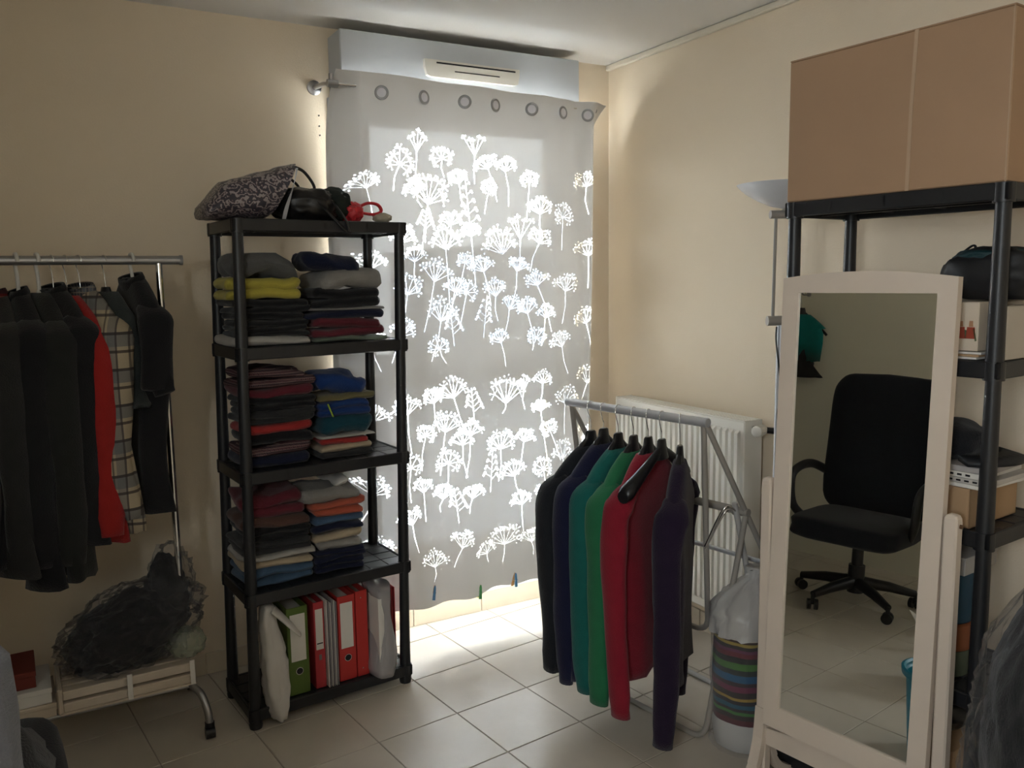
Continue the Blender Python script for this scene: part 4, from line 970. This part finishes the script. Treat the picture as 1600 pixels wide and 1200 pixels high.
def roll(b):
    rings = []
    for z, r_ in ((.002,.078), (.012,.094), (.06,.100), (.12,.101), (.18,.1), (.25,.102), (.32,.1), (.38,.098), (.43,.094), (.455,.080), (.46,.05)):
        rings.append([(r_*(1+.05*noise.noise(Vector((math.cos(a)*2, math.sin(a)*2, z*8))))*math.cos(a), r_*(1+.05*noise.noise(Vector((math.cos(a)*2, math.sin(a)*2, z*8))))*math.sin(a), z) for a in [2*PI*i/40 for i in range(40)]])
    b.loft(rings)
one(roll, 'quilt_roll', QS, qp, 0)
def qtop(b):
    rings = []
    for z, r_ in ((.39,.098), (.42,.104), (.445,.106), (.465,.103), (.485,.096), (.505,.084), (.522,.068), (.538,.05), (.55,.03), (.565,.022), (.585,.034)):
        rings.append([(r_*(1+.16*noise.noise(Vector((math.cos(a)*2.5, math.sin(a)*2.5, z*20)))+.17*(1-2*abs(noise.noise(Vector((math.cos(a)*3.5, math.sin(a)*3.5, z*32))))))*math.cos(a)+.25*(z-.4), r_*(1+.16*noise.noise(Vector((math.cos(a)*2.5+4, math.sin(a)*2.5, z*20)))+.17*(1-2*abs(noise.noise(Vector((math.cos(a)*3.5, math.sin(a)*3.5, z*32))))))*math.sin(a), z+.008*noise.noise(Vector((a*3, z*9, 2)))) for a in [2*PI*i/64 for i in range(64)]])
    b.loft(rings, False, True)
one(qtop, 'gathered_plastic', FILM2, qp, 0)
def qskin(b):
    rings = []
    for z in (.004, .05, .11, .17, .23, .29, .35, .41):
        rings.append([((.107+.008*noise.noise(Vector((math.cos(a)*4, math.sin(a)*4, z*16))))*math.cos(a), (.107+.008*noise.noise(Vector((math.cos(a)*4, math.sin(a)*4, z*16))))*math.sin(a), z) for a in [2*PI*i/48 for i in range(48)]])
    b.loft(rings, False, False)
one(qskin, 'plastic_sleeve', clear_plastic('thin_clear_film', (.7,.7,.72), .05), qp, 0)

# ------------------------------------------------------------------ standing mirror
MO = Vector((-.629, -1.675, 1.511)); MYAW = math.radians(9.61); MT = math.radians(-2.2)
mh = Vector((math.sin(MYAW), -math.cos(MYAW), 0)); mn_ = Vector((-math.cos(MYAW), -math.sin(MYAW), 0))
mu = Vector((0,0,1))*math.cos(MT)+mn_*math.sin(MT); mf = mh.cross(mu); mf = mf if mf.x < 0 else -mf
base = MO+mh*.23; base.z = 0
sm = thing('standing_mirror', 'pinkish-white framed cheval mirror with an arched top on two posts', 'mirror', base)
def mp_(a, t, n_=0.): return MO+mh*a-mu*t+mf*n_-base
MW, MI, MT0, MB0, MB1 = .46, .046, .039, 1.213, 1.275
def mframe(b):
    K = 24; outer_t = [(MW*k/K, -.016*(1-(2*k/K-1)**2)) for k in range(K+1)]
    inner_t = [(MI+(MW-2*MI)*k/K, MT0) for k in range(K+1)]
    def strip(o, i_):
        rings = [[mp_(*i_[k], .0), mp_(*o[k], .0), mp_(*o[k], -.024), mp_(*i_[k], -.024)] for k in range(len(o))]
        b.loft(rings)
    strip(outer_t, inner_t)
    for o, i_ in (([(0, 0), (0, MB1)], [(MI, MT0), (MI, MB0)]), ([(MW, MB1), (MW, 0)], [(MW-MI, MB0), (MW-MI, MT0)]), ([(0, MB1), (MW, MB1)], [(MI, MB0), (MW-MI, MB0)])): strip(o, i_)
one(mframe, 'frame', MFRAME, sm)
MG = bpy.data.materials.new('mirror_silver'); MG.use_nodes = True
_b = MG.node_tree.nodes['Principled BSDF']; _b.inputs['Base Color'].default_value = (.84,.86,.84,1); _b.inputs['Metallic'].default_value = 1; _b.inputs['Roughness'].default_value = .005
def mglass(b):
    q = [(MI-.004, MT0-.004), (MW-MI+.004, MT0-.004), (MW-MI+.004, MB0+.004), (MI-.004, MB0+.004)]
    b.loft([[mp_(*p, -.012) for p in q], [mp_(*p, -.007) for p in q]])
one(mglass, 'mirror_glass', MG, sm)
one(lambda b: b.loft([[mp_(*p, -.020) for p in ((.02,.02), (MW-.02,.02), (MW-.02,MB1-.02), (.02,MB1-.02))], [mp_(*p, -.013) for p in ((.02,.02), (MW-.02,.02), (MW-.02,MB1-.02), (.02,MB1-.02))]]), 'back_board', CARD, sm)
piv = .585
for s_, a in ((0, -.021), (1, MW+.021)):
    c = mp_(a, piv, -.010)
    def post(b):
        rings = []
        for z, k in ((.035,1.), (c.z+.008,1.), (c.z+.018,.93), (c.z+.025,.75), (c.z+.028,.4)):
            rings.append([Vector((c.x, c.y, z))+mh*(.0165*sx*k if z > c.z+.01 else .0165*sx)+mf*(.017*sy*k) for sx, sy in ((-1,-.75), (-.75,-1), (.75,-1), (1,-.75), (1,.75), (.75,1), (-.75,1), (-1,.75))])
        b.loft(rings)
    one(post, 'post', MFRAME, sm)
    def foot(b):
        for d_ in (-1, 1):
            P = smoothpath([Vector((c.x, c.y, .27))+mf*(d_*.008), Vector((c.x, c.y, .16))+mf*(d_*.022), Vector((c.x, c.y, .075))+mf*(d_*.06), Vector((c.x, c.y, .03))+mf*(d_*.125), Vector((c.x, c.y, .020))+mf*(d_*.19)], 5)
            b.loft([[p+mh*(.0155*sx)+(Vector((0,0,1)) if k > 9 else mf*d_)*(.0)+Vector((0,0,1))*(.015*sy if k > 8 else .0)+mf*(d_*.012*sy if k <= 8 else 0) for sx, sy in ((-1,-1), (1,-1), (1,1), (-1,1))] for k, p in enumerate(P)])
    one(foot, 'foot', MFRAME, sm)
    kb = one(lambda b: b.tube([Vector((0,0,0)), (mh if s_ else -mh)*.006], .005, 12), 'pivot_bolt', mat('bronze_bolt', (.16,.09,.05), .4, metal=.6), sm); kb.location = c+(mh if s_ else -mh)*.0165
cl_, cr_ = mp_(-.021, piv, -.01), mp_(MW+.021, piv, -.01)
def xbar(b):
    for z in (.185,):
        rings = []
        for k in range(13):
            t = k/12; p = cl_.lerp(cr_, t); dz = .02*math.sin(PI*t)
            rings.append([Vector((p.x, p.y, z+q))+mf*n_ for q, n_ in ((-.026,-.009), (-.026,.009), (.022+dz,.009), (.022+dz,-.009))])
        b.loft(rings)
one(xbar, 'cross_bar', MFRAME, sm)

# ------------------------------------------------------------------ right shelf unit contents
cb = thing('cardboard_box', 'large brown cardboard box on top of the shelf behind the mirror', 'box', RR_(.286, .145, 1.7255), RRZ)
one(lambda b: b.box(-.302, .298, -.163, .163, 0, .385, .003), 'box_body', CARD, cb)
one(lambda b: b.box(-.302, .298, -.163, .163, .385, .389, .001), 'lid_flap', CARD, cb)
one(lambda b: b.prism([(.054,.0), (.064,.0), (.066,.2), (.073,.386), (.063,.386), (.057,.2)], -.1645, -.162), 'crease', mat('cardboard_crease', (.47,.33,.22), .8, .1), cb)
one(lambda b: b.box(.2935, .2965, -.1645, -.162, .0, .385), 'edge_fold', MATS['cardboard_crease'], cb)
tb2 = thing('travel_bag', 'black bag with a teal top and grab loop on the second shelf', 'bag', RR_(.50, .14, 1.452), RRZ)
one(lambda b: b.blob((0,0,.062), (.115,.10,.066), .16, 2.2, 31, 4, .4, sq=.75, flatz=.0008), 'bag_body', mat('black_nylon', (.012,.012,.014), .6, .2), tb2, 0)
one(lambda b: b.blob((-.01,-.01,.108), (.085,.075,.022), .15, 2., 32, 4, .3), 'top_panel', mat('dark_teal_nylon', (.006,.035,.042), .6, .2), tb2, 0)
one(lambda b: b.tube(smoothpath([(-.10,-.03,.07), (-.085,-.03,.105), (-.06,-.03,.128), (-.045,-.03,.135), (-.042,-.03,.12), (-.055,-.03,.105)], 6), .006, 8, .4), 'grab_loop', MATS['black_nylon'], tb2, 0)
one(lambda b: b.loft([[(-.14,-.05,.02), (-.14,.03,.02), (-.13,.03,.026), (-.13,-.05,.026)], [(-.07,-.07,.085), (-.07,.05,.085), (-.06,.05,.092), (-.06,-.07,.092)]]), 'side_flap', MATS['black_nylon'], tb2)
gb = thing('gift_box', 'cream box printed with small red and green musicians on the second shelf', 'box', RR_(.405, .02, 1.331), RRZ)
one(lambda b: b.box(-.10, .125, -.02, .20, 0, .118, .002), 'box_body', mat('cream_card', (.68,.58,.46), .7, .04), gb)
def fig(b, x, col=0):
    b.prism([(x-.012,.03), (x+.012,.03), (x+.009,.058), (x-.009,.058)], -.0212, -.0202)
one(lambda b: (fig(b, .084), fig(b, .108)), 'print_coats', mat('print_red', (.36,.06,.03), .7), gb)
one(lambda b: (b.prism([(.079,.059), (.089,.059), (.088,.072), (.080,.072)], -.0212, -.0202), b.prism([(.103,.059), (.113,.059), (.112,.073), (.104,.073)], -.0212, -.0202)), 'print_heads', mat('print_skin', (.42,.22,.12), .7), gb)
one(lambda b: (b.prism([(.094,.03), (.098,.03), (.099,.05), (.093,.052)], -.0212, -.0202), b.prism([(.113,.054), (.116,.056), (.123,.026), (.119,.024)], -.0212, -.0202)), 'print_instruments', mat('print_green', (.12,.14,.07), .7), gb)
gb2 = thing('gift_box', 'greyish printed box at the outer end of the second shelf', 'box', RR_(.55, .03, 1.3115), RRZ)
one(lambda b: b.box(0, .036, -.01, .20, 0, .128, .002), 'box_body', mat('grey_cream_card', (.50,.45,.38), .7, .05), gb2)
one(lambda b: (b.prism([(.008,.075), (.03,.095), (.032,.09), (.010,.07)], -.0112, -.0102), b.prism([(.006,.03), (.014,.03), (.014,.042), (.006,.042)], -.0112, -.0102)), 'print', MATS['print_green'], gb2)
for k in range(3):
    tag(one(lambda b: b.box(-.10, .13, -.02, .19, 0, .0055, .0006), 'paper_pad', PAPER if k != 1 else CARD2, None, loc=RR_(.40+.004*k, .018, 1.3112+.006*k), rz=RRZ+.02*k), ('white paper pad at the bottom under the musician box','brown envelope between two paper pads under the musician box','white paper pad directly under the musician box')[k], 'paper', 'papers under the musician box')
# third shelf
ob = thing('cardboard_box', 'open tan cardboard box on the third shelf with papers on it', 'box', RR_(.37, .0, .8965), RRZ)
def obox(b):
    b.box(-.16, .17, -.012, -.009, 0, .098); b.box(-.16, .17, .22, .223, 0, .098); b.box(-.16, -.157, -.012, .223, 0, .098); b.box(.167, .17, -.012, .223, 0, .098); b.box(-.16, .17, -.012, .223, 0, .003)
one(obox, 'box_body', CARD2, ob)
one(lambda b: b.loft([[(-.15,-.013,.098), (.13,-.013,.098), (.13,-.010,.099), (-.15,-.010,.099)], [(-.13,-.030,.055), (.09,-.030,.055), (.09,-.027,.055), (-.13,-.027,.055)]]), 'flap', CARD, ob)
for k, (z, hgt, m_, lab, dx0) in enumerate(((.9955,.010,PAPER,'white exercise book lowest on the open cardboard box',0),(1.006,.012,mat('grey_paper_pad', (.52,.49,.46), .7),'grey spiral notebook in the middle of the pile on the cardboard box',.01),(1.0185,.014,PAPER,'perforated white paper block second from the top of the notebook pile',-.01),(1.033,.014,MATS['greyish_paper'],'grey-brown writing pad under the black cap',.004))):
    nb = thing('notebook', lab, 'notebook', RR_(.40+dx0, .005, z), RRZ+.03*(k-1), 'notebooks on the open cardboard box')
    one(lambda b: b.box(-.16, .17, -.012, .20, 0, hgt, .0012), 'pages', m_, nb)
    if k in (1, 2): one(lambda b: [b.box(-.15+q*.02, -.15+q*.02+.011, -.0128, -.0115, hgt*.35, hgt*.7) for q in range(15)], 'perforations', DARKP, nb)
cp = thing('flat_cap', 'black flat cap with a curved brim lying on the notebooks', 'cap', RR_(.44, .10, 1.0475), RRZ)
one(lambda b: b.blob((-.03,0,.045), (.10,.10,.05), .12, 2.2, 41, 4, .4, sq=.85, flatz=.0008), 'crown', cloth('cap_black', (.012,.013,.017)), cp, 0)
def brim(b):
    rings = []
    for k in range(11):
        a = -1.2+2.4*k/10; rings.append([(.04+.07*math.cos(a), -.02+.10*math.sin(a), .014), (.055+.115*math.cos(a), -.02+.115*math.sin(a), .003+.006*math.cos(a)), (.055+.115*math.cos(a), -.02+.115*math.sin(a), .015+.006*math.cos(a)), (.04+.07*math.cos(a), -.02+.10*math.sin(a), .028)])
    b.loft(rings)
one(brim, 'brim', mat('cap_brim', (.014,.015,.019), .55), cp, 0)
# fourth and fifth shelf: what shows between mirror post and bag
wbx = thing('carton', 'greyish white carton on the fourth shelf of the shelf behind the mirror', 'box', RR_(.42, .02, .480+.285), RRZ)
one(lambda b: b.box(-.10, .105, -.01, .15, 0, .045, .002), 'box_body', mat('grey_white_card', (.46,.44,.42), .7), wbx); one(lambda b: b.box(-.102, .107, -.012, .152, .038, .047, .001), 'lid', MATS['grey_white_card'], wbx)
for (nm, lab, u, z, s_, m_) in (('storage_tin', 'dark blue storage tin below the greyish carton', .43, .6235, .14, mat('blue_tin', (.01,.06,.11), .5)), ('storage_tin', 'rust orange storage tin below the blue one', .435, .5515, .07, mat('orange_tin', (.26,.08,.03), .5)), ('storage_tin', 'grey-green storage tin standing on the fourth shelf', .43, .4805, .07, mat('greygreen_tin', (.10,.12,.08), .6))):
    t = thing(nm, lab, 'tin', RR_(u, .08, z), RRZ, 'tins on the fourth shelf')
    one(lambda b: b.lathe([(.078,0), (.08,.004), (.08,s_*.82), (.077,s_*.84)], n=28), 'can', m_, t, 40); one(lambda b: b.lathe([(.0815,s_*.82), (.0815,s_*.98), (.078,s_*.995)], n=28), 'lid', m_, t, 40)
lc = thing('cardboard_box', 'brown cardboard box on the lowest shelf behind the mirror post', 'box', RR_(.40, .02, .0725), RRZ)
one(lambda b: b.box(-.14, .12, -.01, .20, 0, .22, .002), 'box_body', CARD2, lc); one(lambda b: b.box(-.142, .122, -.012, .0, .13, .223, .001), 'flap', CARD2, lc)
blk = tag(one(lambda b: b.blob((0,0,.055), (.12,.10,.06), .2, 2.3, 44, 4, .5, flatz=.0008), 'black_bag', mat('black_bag_plastic', (.01,.01,.011), .35), None, 0), 'black plastic bag on the brown cardboard box of the lowest shelf', 'bag'); blk.location = RR_(.40, .10, .297)

# ------------------------------------------------------------------ plastic-wrapped dark garments at the right edge
wr_ = thing('wrapped_garments', 'dark garments under a shiny clear plastic cover at the right edge', 'garment bag', (-.56, -2.43, 0), .4)
def wrapbody(sc, amp, seed):
    def fn(b):
        rings = []
        for k in range(60):
            t = k/59; z = .003+.93*t
            hw = (.215-.02*math.sin(t*9))*(1 if t < .72 else max(.18, 1-((t-.72)/.28)**1.5*.82)); hd_ = hw*.72
            ring = []
            for i in range(90):
                a = 2*PI*i/90; q = Vector((math.cos(a)*1.6+seed, math.sin(a)*1.6, t*3.2))
                kx = sc*(1+amp*(.6*noise.noise(q*1.3)+.7*(1-2*abs(noise.noise(q*2.4)))+.5*(1-2*abs(noise.noise(q*5.2)))))
                ring.append((hw*kx*math.cos(a), hd_*kx*math.sin(a), z))
            rings.append(ring)
        b.loft(rings)
    return fn
one(wrapbody(.90, .07, 3.), 'dark_garments', cloth('wrapped_black', (.012,.012,.013)), wr_, 0)
one(wrapbody(1.02, .15, 8.), 'plastic_cover', clear_plastic('shiny_cover', (.25,.25,.26), .03, .06), wr_, 0)

# ------------------------------------------------------------------ office chair, bin and clothes seen in the mirror
oc = thing('office_chair', 'black high-backed office chair with armrests on a star base', 'office chair', (-2.74, -1.24, 0), .05)
CHF = cloth('chair_fabric', (.012,.013,.018)); CHP = mat('chair_plastic', (.02,.02,.022), .4)
def cushion(b, c, sx, sy, sz, T=None, seed=1): b.blob(c, (sx, sy, sz), .03, 3., seed, 4, .3, T=T, sq=.45)
one(lambda b: b.blob((.04,0,.40), (.27,.27,.06), .03, 3., 1, 4, .3, sq=.4), 'seat', CHF, oc, 0)
one(lambda b: b.blob((-.235,0,.79), (.06,.285,.37), .025, 3., 2, 4, .3, T=Matrix.Rotation(-.10, 3, 'Y'), sq=.33), 'backrest', CHF, oc, 0)
for s_ in (-1, 1):
    one(lambda b: b.tube(smoothpath([(-.22,s_*.28,.62), (-.10,s_*.315,.665), (.05,s_*.32,.66), (.14,s_*.315,.61), (.13,s_*.30,.47), (.03,s_*.25,.38)], 6), .020, 10, 1.2), 'armrest', CHP, oc, 0)
one(lambda b: (b.tube([(0,0,.10), (0,0,.36)], .028, 16), b.tube([(0,0,.06), (0,0,.2)], .04, 16)), 'gas_column', CHP, oc, 40)
for k in range(5):
    a = 2*PI*k/5+.35; dx2, dy2 = math.cos(a), math.sin(a)
    lg = one(lambda b: b.tube([(0,0,.115), (dx2*.16,dy2*.16,.10), (dx2*.29,dy2*.29,.075)], [.032,.026,.018], 10), 'base_leg', CHP, oc, 40)
    ct = one(lambda b: (b.tube([(-.026,0,0), (-.008,0,0)], .026, 16), b.tube([(.008,0,0), (.026,0,0)], .026, 16), b.tube([(0,0,.0), (0,0,.055)], .010, 8)), 'caster', CHP, lg, 40); ct.location = (dx2*.29, dy2*.29, .027); ct.rotation_euler = (0, 0, a+.7)
stl = thing('stool', 'dark wooden stool under the clothes pile at the lower left edge', 'stool', (-2.66, -1.90, 0), .2)
DW = mat('dark_stained_wood', (.05,.03,.02), .5, .2, 20.)
one(lambda b: b.box(-.17, .17, -.17, .17, .44, .47, .006), 'seat', DW, stl)
for sx in (-1, 1):
    for sy in (-1, 1): one(lambda b: b.box(sx*.14-.016, sx*.14+.016, sy*.14-.016, sy*.14+.016, 0, .44, .003), 'leg', DW, stl)
dp = tag(one(lambda b: b.blob((0,0,.21), (.185,.17,.215), .2, 2.2, 61, 4, .5, sq=.8, flatz=.0008), 'bundled_coat', cloth('pile_black', (.013,.013,.015)), None, 0), 'bundled black coat on the stool under the grey cardigan', 'coat'); dp.location = (-2.635, -1.88, .471)
def cardi(b):
    nx, ny = 22, 30; rows = []
    for j in range(ny):
        t = j/(ny-1); row = []
        for i in range(nx):
            q = i/(nx-1); a = -1.7+3.4*q
            # draped over the heap: crest then falling folds towards the room
            rad = .175+.020*t+.014*math.sin(a*7+t*2)+.008*noise.noise(Vector((a*3, t*5, 2)))
            if t < .3: r_ = rad*(t/.3)**.6; z = .345-.02*(t/.3)**2
            else: r_ = rad; z = .325-.36*(t-.3)/.7
            row.append(Vector((r_*math.cos(a), r_*math.sin(a), z+.010*noise.noise(Vector((a*4, t*6, 7))))))
        rows.append(row)
    n = nx
    outer = [p for r in rows for p in r]; inner = [p-Vector((p.x, p.y, .3)).normalized()*.006 for p in outer]
    f = [(j*n+i, j*n+i+1, (j+1)*n+i+1, (j+1)*n+i) for j in range(ny-1) for i in range(nx-1)]; o = len(outer)
    b.add(outer+inner, f+[tuple(o+k for k in q[::-1]) for q in f])
gj = tag(one(cardi, 'grey_cardigan', cloth('grey_knit', (.15,.155,.175)), None, 0), 'grey knitted cardigan draped over the dark pile at the lower left edge', 'cardigan'); gj.location = (-2.672, -1.92, .67); gj.rotation_euler = (0, 0, -.35)
bn = thing('waste_bin', 'turquoise plastic waste bin seen only in the mirror', 'waste bin', (-1.345, -1.99, 0))
BLU = mat('turquoise_bin_plastic', (.005,.17,.25), .4, .05)
def binf(b):
    b.lathe([(.085,.002), (.09,.0), (.112,.265), (.122,.268), (.124,.285), (.118,.285), (.116,.272), (.108,.265), (.087,.008), (.01,.006)], n=36)
one(binf, 'bin_body', BLU, bn, 40)
one(lambda b: b.lathe([(.114,.264), (.126,.266), (.128,.284), (.12,.287), (.113,.28)], n=36, caps=False), 'rim', BLU, bn, 40)

tbx = thing('tissue_box', 'white box with a red stripe behind the bin, seen in the mirror', 'box', (-1.92, -1.86, 0))
one(lambda b: b.box(-.075, .075, -.09, .09, 0, .20, .003), 'box_body', PAPER, tbx)
one(lambda b: b.box(-.0758, .0758, -.0908, .0908, .165, .176, .001), 'red_stripe', mat('red_print_stripe', (.4,.03,.05), .6), tbx)
one(lambda b: b.loft([[(.06,.125,.305), (.06,.03,.26), (.06,.02,.19), (.06,.05,.19)], [(.063,.125,.305), (.063,.03,.26), (.063,.02,.19), (.063,.05,.19)]]), 'paper_sheet', PAPER, tbx)
